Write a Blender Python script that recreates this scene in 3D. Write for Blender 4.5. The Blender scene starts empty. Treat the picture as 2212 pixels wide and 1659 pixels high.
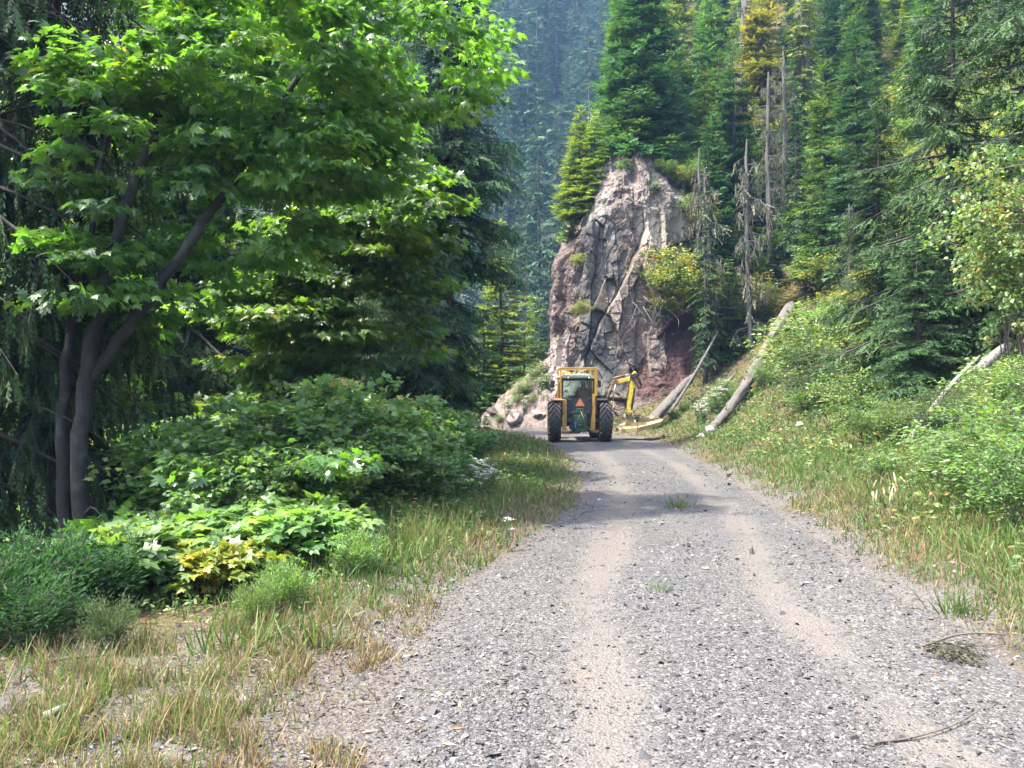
import bpy, math, random
import numpy as np
from math import radians as rad, sin, cos, pi

SC = bpy.context.scene
COL = SC.collection
random.seed(7)
RNG = np.random.default_rng(11)

# ---------------------------------------------------------------- camera, light, exposure
CAM_H = 1.65
cam_d = bpy.data.cameras.new('camera'); cam = bpy.data.objects.new('camera', cam_d); COL.objects.link(cam)
cam.location = (0, 0, CAM_H); cam.rotation_euler = (rad(90.67), 0, 0)
cam_d.sensor_width = 36; cam_d.lens = 36 / (2 * math.tan(rad(33))); cam_d.clip_end = 2000; cam_d.clip_start = 0.05
SC.camera = cam
SUN_AZ, SUN_EL = rad(-106), rad(63)          # measured from +Y (ahead), negative = to the left
sun_d = bpy.data.lights.new('sun', 'SUN'); sun = bpy.data.objects.new('sun', sun_d); COL.objects.link(sun)
sun_d.energy = 2.5; sun_d.angle = rad(1.5); sun_d.color = (1, 0.93, 0.80)
sun.rotation_euler = (rad(90) - SUN_EL, 0, -SUN_AZ + pi)
from mathutils import Vector
_sd = Vector((sin(SUN_AZ) * cos(SUN_EL), cos(SUN_AZ) * cos(SUN_EL), sin(SUN_EL)))
sun.rotation_euler = _sd.to_track_quat('Z', 'Y').to_euler()
W = bpy.data.worlds.new('World'); SC.world = W; W.use_nodes = True
_n = W.node_tree.nodes; _bg = _n['Background']
_sky = _n.new('ShaderNodeTexSky'); _sky.sky_type = 'NISHITA'; _sky.sun_disc = False
_sky.sun_elevation = SUN_EL; _sky.sun_rotation = SUN_AZ; _sky.air_density = 0.8; _sky.dust_density = 3.0; _sky.ozone_density = 0.2
W.node_tree.links.new(_sky.outputs[0], _bg.inputs[0]); _bg.inputs[1].default_value = 0.15
SC.view_settings.view_transform = 'Standard'; SC.view_settings.look = 'None'
SC.view_settings.gamma = 1; SC.view_settings.exposure = 2.95
SC.render.engine = 'CYCLES'
cy = SC.cycles
cy.max_bounces = 7; cy.diffuse_bounces = 3; cy.glossy_bounces = 2; cy.transmission_bounces = 6
cy.transparent_max_bounces = 8; cy.volume_bounces = 0; cy.sample_clamp_indirect = 6
cy.caustics_reflective = False; cy.caustics_refractive = False

# ---------------------------------------------------------------- object helpers
def tag(o, label=None, cat=None, group=None, kind=None):
    if label: o['label'] = label
    if cat: o['category'] = cat
    if group: o['group'] = group
    if kind: o['kind'] = kind
    return o

def empty(name, loc=(0, 0, 0), rz=0, sc=1.0):
    o = bpy.data.objects.new(name, None); COL.objects.link(o)
    o.location = loc; o.rotation_euler = (0, 0, rz)
    o.scale = (sc, sc, sc) if not isinstance(sc, tuple) else sc
    o.empty_display_size = 0.2
    return o

def np_mesh(name, V, F3=None, F4=None, attrs=None, smooth=False):
    """V (n,3); F3 (a,3); F4 (b,4); attrs: name -> per-vertex float (n,) or colour (n,3)."""
    me = bpy.data.meshes.new(name)
    V = np.asarray(V, np.float32)
    F3 = np.zeros((0, 3), np.int32) if F3 is None or len(F3) == 0 else np.asarray(F3, np.int32)
    F4 = np.zeros((0, 4), np.int32) if F4 is None or len(F4) == 0 else np.asarray(F4, np.int32)
    me.vertices.add(len(V)); me.vertices.foreach_set('co', V.ravel())
    loops = np.concatenate([F3.ravel(), F4.ravel()])
    tot = np.concatenate([np.full(len(F3), 3, np.int32), np.full(len(F4), 4, np.int32)])
    start = np.concatenate([[0], np.cumsum(tot)[:-1]]).astype(np.int32)
    me.loops.add(len(loops)); me.loops.foreach_set('vertex_index', loops.astype(np.int32))
    me.polygons.add(len(tot)); me.polygons.foreach_set('loop_start', start)
    me.polygons.foreach_set('loop_total', tot)
    me.polygons.foreach_set('use_smooth', np.full(len(tot), smooth))
    for k, a in (attrs or {}).items():
        a = np.asarray(a, np.float32)
        if a.ndim == 1:
            me.attributes.new(k, 'FLOAT', 'POINT').data.foreach_set('value', a)
        else:
            c = np.ones((len(V), 4), np.float32); c[:, :3] = a
            me.attributes.new(k, 'FLOAT_COLOR', 'POINT').data.foreach_set('color', c.ravel())
    me.update(calc_edges=True)
    return me

def link(name, me, mat=None, parent=None):
    o = bpy.data.objects.new(name, me); COL.objects.link(o)
    if mat is not None and len(me.materials) == 0: me.materials.append(mat)
    if parent is not None: o.parent = parent
    return o

def norm(a): return a / np.maximum(np.linalg.norm(a, axis=-1, keepdims=True), 1e-9)

class Acc:
    """gathers pieces of geometry (verts, tris, quads, one float attribute) into one mesh"""
    def __init__(s): s.V, s.T, s.Q, s.A, s.n = [], [], [], [], 0
    def add(s, V, T=None, Q=None, a=0.5):
        V = np.asarray(V, float).reshape(-1, 3)
        if T is not None and len(T): s.T.append(np.asarray(T).reshape(-1, 3) + s.n)
        if Q is not None and len(Q): s.Q.append(np.asarray(Q).reshape(-1, 4) + s.n)
        s.V.append(V); s.A.append(np.full(len(V), a) if np.isscalar(a) else np.asarray(a, float)); s.n += len(V)
    def inst(s, tv, tt, P, R, S, a):
        """template verts tv, tris tt at points P with rotations R (n,3,3), scales S, attribute a (n,)"""
        n, k = len(P), len(tv)
        if n == 0: return
        S = np.asarray(S, float)
        if S.ndim == 0: S = np.full(n, float(S))
        sv = tv[None] * (S[:, None, None] if S.ndim == 1 else S[:, None, :])
        V = np.einsum('nij,nkj->nki', R, sv) + P[:, None]
        T = tt[None] + (np.arange(n) * k)[:, None, None]
        a = np.broadcast_to(np.asarray(a, float), (n,))
        s.add(V.reshape(-1, 3), T.reshape(-1, 3), None, np.repeat(a, k))
    def mesh(s, name, smooth=False):
        V = np.concatenate(s.V) if s.V else np.zeros((0, 3))
        return np_mesh(name, V, np.concatenate(s.T) if s.T else None, np.concatenate(s.Q) if s.Q else None,
                       {'tint': np.concatenate(s.A)} if s.A else None, smooth)

def frames(d, up):
    """rotation matrices with local y along d and local z as near up as possible"""
    d = norm(d); x = norm(np.cross(d, up)); z = np.cross(x, d)
    return np.stack([x, d, z], axis=-1)

def tube(acc, pts, r, sides=6, a=0.5, cap=True):
    pts = np.asarray(pts, float); n = len(pts)
    r = np.full(n, float(r)) if np.isscalar(r) else np.asarray(r, float)
    t = norm(np.gradient(pts, axis=0))
    ref = np.array([0, 0, 1.0]) if abs(t[:, 2]).mean() < 0.8 else np.array([1.0, 0, 0])
    x = norm(np.cross(t, ref)); y = np.cross(t, x)
    an = np.arange(sides) * 2 * pi / sides
    V = pts[:, None] + r[:, None, None] * (np.cos(an)[None, :, None] * x[:, None] + np.sin(an)[None, :, None] * y[:, None])
    i = np.arange(n - 1)[:, None] * sides; j = np.arange(sides)[None]; j2 = (j + 1) % sides
    Q = np.stack([i + j, i + j2, i + sides + j2, i + sides + j], -1).reshape(-1, 4)
    V = V.reshape(-1, 3); T = []
    if cap:
        V = np.concatenate([V, pts[:1], pts[-1:]]); b = n * sides
        T = [(b, (k + 1) % sides, k) for k in range(sides)] + [(b + 1, (n - 1) * sides + k, (n - 1) * sides + (k + 1) % sides) for k in range(sides)]
    acc.add(V, T, Q, a)

def smooth_path(pts, n):
    """Catmull-Rom through pts"""
    P = np.asarray(pts, float)
    P = np.vstack([2 * P[0] - P[1], P, 2 * P[-1] - P[-2]])
    out = []
    m = len(P) - 3
    for u in np.linspace(0, m - 1e-6, n):
        i = int(u); f = u - i; a, b, c, d = P[i], P[i + 1], P[i + 2], P[i + 3]
        out.append(0.5 * (2 * b + (c - a) * f + (2 * a - 5 * b + 4 * c - d) * f * f + (3 * b - a - 3 * c + d) * f ** 3))
    return np.array(out)

def sstep(a, b, x):
    t = np.clip((x - a) / (b - a), 0, 1); return t * t * (3 - 2 * t)

def _hash(i, j, k, s):
    h = (i * 374761393 + j * 668265263 + k * 2147483647 + s * 1274126177) & 0xffffffff
    h = ((h ^ (h >> 13)) * 1274126177) & 0xffffffff
    return ((h ^ (h >> 16)) & 0xffff) / 65535.0

def vnoise(p, s=0):
    p = np.asarray(p, float); f = np.floor(p).astype(np.int64); t = p - f; t = t * t * (3 - 2 * t)
    r = 0
    for dx in (0, 1):
        for dy in (0, 1):
            for dz in (0, 1):
                w = (t[..., 0] if dx else 1 - t[..., 0]) * (t[..., 1] if dy else 1 - t[..., 1]) * (t[..., 2] if dz else 1 - t[..., 2])
                r = r + w * _hash(f[..., 0] + dx, f[..., 1] + dy, f[..., 2] + dz, s)
    return r * 2 - 1

def fbm(p, o=4, s=0):
    r, a = 0, 0.5
    for k in range(o):
        r = r + a * vnoise(np.asarray(p) * 2 ** k + 7.3 * k, s + k); a *= 0.5
    return r

def n2(x, y, f, o=3, s=0):
    x = np.asarray(x, float); y = np.asarray(y, float)
    return fbm(np.stack([x * f, y * f, np.zeros_like(x)], -1), o, s)

# ---------------------------------------------------------------- materials
def L(nt, a, b): nt.links.new(a, b)

def new_mat(name):
    m = bpy.data.materials.new(name); m.use_nodes = True
    nt = m.node_tree; return m, nt, nt.nodes['Principled BSDF'], nt.nodes['Material Output']

def ramp(nt, fac, stops, interp='LINEAR'):
    r = nt.nodes.new('ShaderNodeValToRGB'); e = r.color_ramp.elements; r.color_ramp.interpolation = interp
    while len(e) > 1: e.remove(e[-1])
    e[0].position, e[0].color = stops[0][0], (*stops[0][1], 1)
    for p, c in stops[1:]:
        k = e.new(p); k.color = (*c, 1)
    if fac is not None: L(nt, fac, r.inputs[0])
    return r.outputs[0]

def noise(nt, scale, detail=4, rough=0.6, coord=None, kind='Fac'):
    n = nt.nodes.new('ShaderNodeTexNoise'); n.inputs['Scale'].default_value = scale
    n.inputs['Detail'].default_value = detail; n.inputs['Roughness'].default_value = rough
    if coord is not None: L(nt, coord, n.inputs['Vector'])
    return n.outputs[kind]

def objco(nt, scale=(1, 1, 1)):
    t = nt.nodes.new('ShaderNodeTexCoord'); m = nt.nodes.new('ShaderNodeMapping'); m.inputs['Scale'].default_value = scale
    L(nt, t.outputs['Object'], m.inputs[0]); return m.outputs[0]

def attr(nt, name, out='Fac'):
    a = nt.nodes.new('ShaderNodeAttribute'); a.attribute_name = name; return a.outputs[out]

def mixc(nt, fac, a, b, mode='MIX'):
    m = nt.nodes.new('ShaderNodeMix'); m.data_type = 'RGBA'; m.blend_type = mode
    for v, i in ((fac, 0), (a, 6), (b, 7)):
        if hasattr(v, 'is_output'): L(nt, v, m.inputs[i])
        else: m.inputs[i].default_value = v if i == 0 else (*v, 1)
    return m.outputs[2]

def math_(nt, op, a, b=None, clamp=False):
    m = nt.nodes.new('ShaderNodeMath'); m.operation = op; m.use_clamp = clamp
    for v, i in ((a, 0), (b, 1)):
        if v is None: continue
        if hasattr(v, 'is_output'): L(nt, v, m.inputs[i])
        else: m.inputs[i].default_value = v
    return m.outputs[0]

def bump(nt, h, strength, dist, b):
    n = nt.nodes.new('ShaderNodeBump'); n.inputs['Strength'].default_value = strength; n.inputs['Distance'].default_value = dist
    L(nt, h, n.inputs['Height']); L(nt, n.outputs[0], b.inputs['Normal']); return n

def leaf_mat(name, stops, trans=0.4, rough=0.45, boost=(2.0, 1.9, 1.0), spec=0.5, vary=0.35):
    m, nt, b, out = new_mat(name)
    c = ramp(nt, attr(nt, 'tint'), stops)
    oi = nt.nodes.new('ShaderNodeObjectInfo')
    hv = nt.nodes.new('ShaderNodeHueSaturation'); L(nt, c, hv.inputs['Color'])
    L(nt, math_(nt, 'ADD', math_(nt, 'MULTIPLY', oi.outputs['Random'], vary), 1 - vary / 2), hv.inputs['Value'])
    L(nt, math_(nt, 'ADD', math_(nt, 'MULTIPLY', oi.outputs['Random'], 0.02), 0.49), hv.inputs['Hue'])
    c = hv.outputs[0]
    L(nt, c, b.inputs['Base Color']); b.inputs['Roughness'].default_value = rough
    b.inputs['Specular IOR Level'].default_value = spec
    t = nt.nodes.new('ShaderNodeBsdfTranslucent')
    L(nt, mixc(nt, 1.0, c, boost, 'MULTIPLY'), t.inputs[0])
    mx = nt.nodes.new('ShaderNodeMixShader'); mx.inputs[0].default_value = trans
    L(nt, b.outputs[0], mx.inputs[1]); L(nt, t.outputs[0], mx.inputs[2]); L(nt, mx.outputs[0], out.inputs[0])
    return m

def bark_mat(name, c1, c2, scale=(18, 18, 4), bs=0.6, c3=None):
    m, nt, b, out = new_mat(name)
    co = objco(nt, scale); n = noise(nt, 1.0, 6, 0.7, co)
    c = ramp(nt, n, [(0.3, c1), (0.68, c2)])
    if c3:
        k = noise(nt, 2.3, 3, 0.6, objco(nt)); c = mixc(nt, ramp(nt, k, [(0.52, (0, 0, 0)), (0.62, (1, 1, 1))]), c, c3)
    L(nt, c, b.inputs['Base Color']); b.inputs['Roughness'].default_value = 0.9
    bump(nt, n, bs, 0.03, b)
    return m

def plain(name, col, rough=0.5, metal=0.0, var=0.25, scale=6, dirt=None, spec=0.5):
    """painted or moulded surface with uneven tone and a little grime"""
    m, nt, b, out = new_mat(name)
    n = noise(nt, scale, 5, 0.65, objco(nt))
    lo = tuple(max(0, c * (1 - var)) for c in col); hi = tuple(min(1, c * (1 + var * 0.6)) for c in col)
    c = ramp(nt, n, [(0.3, lo), (0.7, hi)])
    if dirt:
        k = noise(nt, scale * 2.7, 6, 0.7, objco(nt)); c = mixc(nt, ramp(nt, k, [(0.5, (0, 0, 0)), (0.66, (0.85,) * 3)]), c, dirt)
    L(nt, c, b.inputs['Base Color']); b.inputs['Metallic'].default_value = metal
    L(nt, ramp(nt, n, [(0.3, (rough * 0.8,) * 3), (0.7, (min(1, rough * 1.2),) * 3)]), b.inputs['Roughness'])
    b.inputs['Specular IOR Level'].default_value = spec
    return m
# ---------------------------------------------------------------- the lie of the land
FPX = 1703.0                                   # focal length in the units the photo was measured in
def X(px, Y): return (px - 1106) * Y / FPX
def Zp(py, Y): return CAM_H + (850 - py) * Y / FPX

CL = np.array([(-40, .9, 1.95), (0, 1.0, 1.95), (3.47, 1.2, 1.87), (6.5, 1.36, 1.9), (8, 1.68, 1.72), (11.2, 2.36, 1.5), (14, 2.68, 1.4),
               (18.7, 3.07, 1.48), (25.5, 3.1, 1.75), (28, 3.0, 1.95), (30, 2.4, 2.0), (32, 0.9, 2.0), (33.4, -1.2, 2.0), (34.8, -4, 2.0),
               (36.5, -8, 2.0), (39, -16, 2.0), (43, -26, 2.0), (52, -42, 2.0)])

def road_dist(x, y):
    """signed distance from the centre line (right positive) and the half width there"""
    x = np.asarray(x, float); y = np.asarray(y, float)
    best = np.full(x.shape, 1e9); sg = np.zeros(x.shape); hw = np.zeros(x.shape)
    for (y0, x0, w0), (y1, x1, w1) in zip(CL[:-1], CL[1:]):
        dx, dy = x1 - x0, y1 - y0; l2 = dx * dx + dy * dy
        t = np.clip(((x - x0) * dx + (y - y0) * dy) / l2, 0, 1)
        ex, ey = x - x0 - t * dx, y - y0 - t * dy; d = np.hypot(ex, ey)
        c = ex * dy - ey * dx
        m = d < best
        best = np.where(m, d, best); sg = np.where(m, np.sign(c), sg); hw = np.where(m, w0 + t * (w1 - w0), hw)
    return best * sg, hw

TOPX = [1.4, 2.1, 2.7, 3.2, 4.2, 4.6, 6, 7, 7.7, 8.5, 9.5, 11, 13]
TOPZ = [8.0, 9.2, 10.0, 10.8, 11.9, 12.3, 12.6, 12.5, 12.1, 11.4, 10.2, 8.2, 6]

def land(x, y):
    x = np.asarray(x, float); y = np.asarray(y, float)
    s, hw = road_dist(x, y)
    dR, dL = s - hw, -s - hw
    hill = np.interp(dR, [0, .4, 2, 5, 12, 25, 60, 200], [0, .03, .5, 2.3, 8, 18.5, 50, 150])
    xb = np.interp(y, [28, 31, 34, 36, 45, 60, 100, 200], [-5, 0, 1.7, 1.9, 4.2, 8.5, 17, 36])
    m = sstep(xb - .4, xb + 1.2, x)
    talus = np.clip(3.5 + 1.0 * (x - 1.7), 0, 4.2)
    nose = np.minimum(talus, np.clip(dR - .3, 0, 9) * 1.25) * (1 - sstep(37, 40, y)) - 14 * sstep(37.5, 62, y) - np.clip(-1.6 - x, 0, 14) * .45 * sstep(.6, 3, dR)
    top = np.interp(x, TOPX, TOPZ) - .3 + 0.34 * (y - 37)
    cl = sstep(36.6, 38.6, y) * sstep(xb, xb + .5, x) * (1 - sstep(9.5, 14, x))
    up = np.where(y > 30, m * (hill + cl * np.maximum(top - hill, 0)) + (1 - m) * nose, hill)
    flat = np.interp(y, [0, 6, 9, 14, 22, 30], [3.3, 2.6, 2.2, 1.9, 2.2, 2.2])
    dd = np.clip(dL - flat, 0, None)
    down = -np.interp(dd, [0, 1, 4, 12, 40, 100], [0, .18, 1.3, 6, 20, 34]) + .06 * sstep(.1, .9, dL)
    h = np.where(dR > 0, up, np.where(dL > 0, down, 0.0))
    off = np.maximum(dR, dL)
    rough = n2(x, y, .7, 3, 5) * .10 * sstep(.2, 1.5, off) + n2(x, y, .15, 2, 9) * .8 * sstep(3, 12, off)
    edge = -.035 * (1 - sstep(-.25, .12 , off + .35 * n2(x, y, 1.1, 3, 21)))
    crown = .03 * (1 - sstep(0, 2.4, np.abs(s))) * 0
    mound = .16 * np.exp(-(((x + .5) / 1.5) ** 2 + ((y - 27.3) / 1.2) ** 2))
    return h + rough + edge + mound

def gz(x, y): return float(land(np.array([x]), np.array([y]))[0])

def grid_mesh(name, xs, ys, Z, attrs=None):
    XX, YY = np.meshgrid(xs, ys); nx, ny = len(xs), len(ys)
    i = (np.arange(ny - 1)[:, None] * nx + np.arange(nx - 1)[None]).ravel()
    Q = np.stack([i, i + 1, i + nx + 1, i + nx], -1)
    return np_mesh(name, np.stack([XX, YY, Z], -1).reshape(-1, 3), None, Q, attrs, True)

def spaced(segs):
    out = []
    for a, b, d in segs: out.append(np.arange(a, b, d))
    return np.concatenate(out + [[segs[-1][1]]])

xs = spaced([(-90, -30, 6), (-30, -12, 1.2), (-12, -5, .3), (-5, 8, .12), (8, 16, .3), (16, 40, 1.0), (40, 120, 5)])
ys = spaced([(-40, 0, 2.0), (0, 2.5, .5), (2.5, 14, .12), (14, 42, .2), (42, 70, 1.2), (70, 110, 4)])
XX, YY = np.meshgrid(xs, ys); ZZ = land(XX, YY)
s_, hw_ = road_dist(XX, YY)
off_ = np.maximum(s_, -s_) - hw_
grav = 1 - sstep(-.2, .8, off_ + 1.0 * n2(XX, YY, .8, 3, 31)) 
grav = np.maximum(grav, .8 * (1 - sstep(4.4, 6.2, YY)) * (s_ < 0) * sstep(-.25, .25, n2(XX, YY, 1.3, 3, 44)+.1))
m, nt, b, out = new_mat('forest_floor')
co = objco(nt)
n1 = noise(nt, 1.3, 6, .65, co); nf = noise(nt, 38, 4, .7, co)
soil = ramp(nt, n1, [(.3, (.035, .028, .018)), (.5, (.075, .058, .034)), (.7, (.10, .095, .035))])
soil = mixc(nt, .55, soil, ramp(nt, nf, [(.3, (.25,) * 3), (.5, (.9, .9, .9)), (.72, (2.0, 1.8, 1.5))]), 'MULTIPLY')
vo = nt.nodes.new('ShaderNodeTexVoronoi'); vo.inputs['Scale'].default_value = 42; L(nt, co, vo.inputs[0])
gv = mixc(nt, .5, (.10, .091, .084), ramp(nt, vo.outputs['Color'], [(0, (.02, .02, .02)), (.5, (.085, .081, .078)), (1, (.16, .147, .136))]))
L(nt, mixc(nt, attr(nt, 'gravel'), soil, gv), b.inputs['Base Color']); b.inputs['Roughness'].default_value = .95
b.inputs['Specular IOR Level'].default_value = .15
bump(nt, math_(nt, 'ADD', nf, vo.outputs['Distance']), .7, .03, b)
M_FLOOR = m
ground = link('ground', grid_mesh('ground', xs, ys, ZZ, {'gravel': grav.ravel()}), m); tag(ground, 'forest floor and gravelly verges falling left and rising right of the road', 'ground', kind='structure')

# the road: gravel sheet with two compacted wheel tracks
arc = np.linspace(-40, 52, 10)
yy = spaced([(-40, 1, 1.0), (1, 15, .07), (15, 32, .2)])
cx = np.interp(yy, CL[:, 0], CL[:, 1]); hw = np.interp(yy, CL[:, 0], CL[:, 2])
pts = np.stack([cx, yy], -1)
tail = smooth_path([(r[1], r[0], 0) for r in CL[9:]], 120)[:, :2]; tail = tail[tail[:, 1] > 32.05]
pts = np.vstack([pts, tail]); hw = np.concatenate([hw, np.full(len(tail), 2.0)])
k = np.hanning(9); k /= k.sum()
tg = np.gradient(pts, axis=0); tg = norm(np.stack([np.convolve(np.pad(tg[:, i], 4, 'edge'), k, 'valid') for i in (0, 1)], -1))
nr = np.stack([tg[:, 1], -tg[:, 0]], -1)
us = np.linspace(-1, 1, 66)
off = us[None] * (hw[:, None] + .45)
RX = pts[:, 0:1] + nr[:, 0:1] * off; RY = pts[:, 1:2] + nr[:, 1:2] * off
wob = .12 * n2(RX, RY, .35, 2, 3)
rutL = np.exp(-((off + .74 + wob) / .26) ** 2); rutR = np.exp(-((off - .74 + wob) / .22) ** 2)
rut = np.clip(rutL * .95 + rutR, 0, 1)
edge_f = sstep(-.5, .25, np.abs(off) - hw[:, None])
RZ = .012 * n2(RX, RY, 1.6, 3, 8) + .006 * n2(RX, RY, 6, 2, 12) - .02 * rut - .05 * edge_f + .012
rutc = np.clip(rut * (.8 + .9 * n2(RX, RY, 1.1, 3, 17)), 0, 1)
nx, ny = len(us), len(pts)
i = (np.arange(ny - 1)[:, None] * nx + np.arange(nx - 1)[None]).ravel()
road_me = np_mesh('road', np.stack([RX, RY, RZ], -1).reshape(-1, 3), None, np.stack([i, i + 1, i + nx + 1, i + nx], -1),
                  {'rut': rutc.ravel(), 'edge': edge_f.ravel()}, True)
m, nt, b, out = new_mat('road_gravel')
co = objco(nt)
wn = nt.nodes.new('ShaderNodeTexNoise'); wn.inputs['Scale'].default_value = 9; L(nt, co, wn.inputs[0])
wc = mixc(nt, .035, co, wn.outputs['Color'], 'ADD')
def vor(scale, out='Color', feat='F1'):
    v = nt.nodes.new('ShaderNodeTexVoronoi'); v.inputs['Scale'].default_value = scale; v.feature = feat; L(nt, wc, v.inputs[0]); return v.outputs[out]
sep = nt.nodes.new('ShaderNodeSeparateColor'); L(nt, vor(52), sep.inputs[0])
sep2 = nt.nodes.new('ShaderNodeSeparateColor'); L(nt, vor(120), sep2.inputs[0])
st = ramp(nt, sep.outputs[0], [(0, (.018, .019, .020)), (.3, (.044, .0455, .048)), (.6, (.079, .081, .084)), (.85, (.125, .126, .128)), (1, (.21, .21, .208))])
st2 = ramp(nt, sep2.outputs[0], [(0, (.028, .029, .031)), (.5, (.075, .076, .079)), (1, (.165, .164, .165))])
stone = mixc(nt, .5, st, st2)
big = noise(nt, .55, 4, .6, co)
stone = mixc(nt, .7, stone, ramp(nt, big, [(.3, (.78, .76, .76)), (.7, (1.2, 1.12, 1.02))]), 'MULTIPLY')
fine = noise(nt, 140, 4, .8, co)
tan = ramp(nt, fine, [(.25, (.083, .073, .066)), (.6, (.142, .128, .116)), (.8, (.18, .165, .15))])
rf = math_(nt, 'ADD', attr(nt, 'rut'), math_(nt, 'MULTIPLY', math_(nt, 'SUBTRACT', noise(nt, 5, 7, .78, co), .5), 1.7))
c = mixc(nt, math_(nt, 'MULTIPLY', ramp(nt, rf, [(.2, (0, 0, 0)), (.70, (1, 1, 1))]), .85), stone, tan)
brown = ramp(nt, noise(nt, 26, 5, .7, co), [(.3, (.045, .036, .03)), (.6, (.12, .10, .085)), (.75, (.18, .16, .145))])
ef = math_(nt, 'ADD', attr(nt, 'edge'), math_(nt, 'MULTIPLY', math_(nt, 'SUBTRACT', noise(nt, 3, 5, .7, co), .5), .9))
c = mixc(nt, math_(nt, 'MULTIPLY', ramp(nt, ef, [(.3, (0, 0, 0)), (.8, (1, 1, 1))]), .75), c, brown)
L(nt, c, b.inputs['Base Color']); b.inputs['Roughness'].default_value = .85; b.inputs['Specular IOR Level'].default_value = .3
hgt = math_(nt, 'ADD', math_(nt, 'ADD', math_(nt, 'MULTIPLY', sep.outputs[1], .6), math_(nt, 'MULTIPLY', vor(52, 'Distance'), -.8)), math_(nt, 'ADD', math_(nt, 'MULTIPLY', sep2.outputs[1], .35), math_(nt, 'MULTIPLY', fine, .3)))
bump(nt, hgt, .8, .025, b)
M_ROAD = m
road = link('road', road_me, m); tag(road, 'grey gravel road with two tan wheel tracks bending left round the cliff', 'road', kind='structure')

# far hillside across the valley
fx = np.arange(-190, 150, 6.0); fy = spaced([(62, 130, 4), (130, 290, 6)])
FX, FY = np.meshgrid(fx, fy)
def far_h(x, y):
    y0 = 78 + .10 * np.abs(x - 10)
    return -24 + np.clip(y - y0, 0, None) * .95 + np.clip(y0 - y, 0, None) * .05 + 9 * n2(x, y, .018, 3, 61) * sstep(0, 30, y - y0)
m, nt, b, out = new_mat('far_slope'); co = objco(nt)
L(nt, ramp(nt, noise(nt, .25, 5, .7, co), [(.3, (.012, .022, .010)), (.6, (.03, .05, .02)), (.75, (.09, .09, .06))]), b.inputs['Base Color']); b.inputs['Roughness'].default_value = 1
far = link('far_hillside', grid_mesh('far_hillside', fx, fy, far_h(FX, FY)), m)
tag(far, 'steep forested mountainside across the valley', 'hillside', kind='structure')

# ---------------------------------------------------------------- the cliff
def worley(A, B, n, sa, sb, seed, jit=1.0):
    r = np.random.default_rng(seed)
    a0, a1, b0, b1 = A.min(), A.max(), B.min(), B.max()
    S = np.stack([r.uniform(a0 - sa, a1 + sa, n), r.uniform(b0 - sb, b1 + sb, n)], -1)
    d1 = np.full(A.shape, 1e9); d2 = d1.copy(); idx = np.zeros(A.shape, int)
    for k, (p, q) in enumerate(S):
        d = np.hypot((A - p) / sa, (B - q) / sb)
        m1 = d < d1
        d2 = np.where(m1, d1, np.minimum(d2, d)); d1 = np.where(m1, d, d1); idx = np.where(m1, k, idx)
    return d1, d2, idx, S

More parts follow.
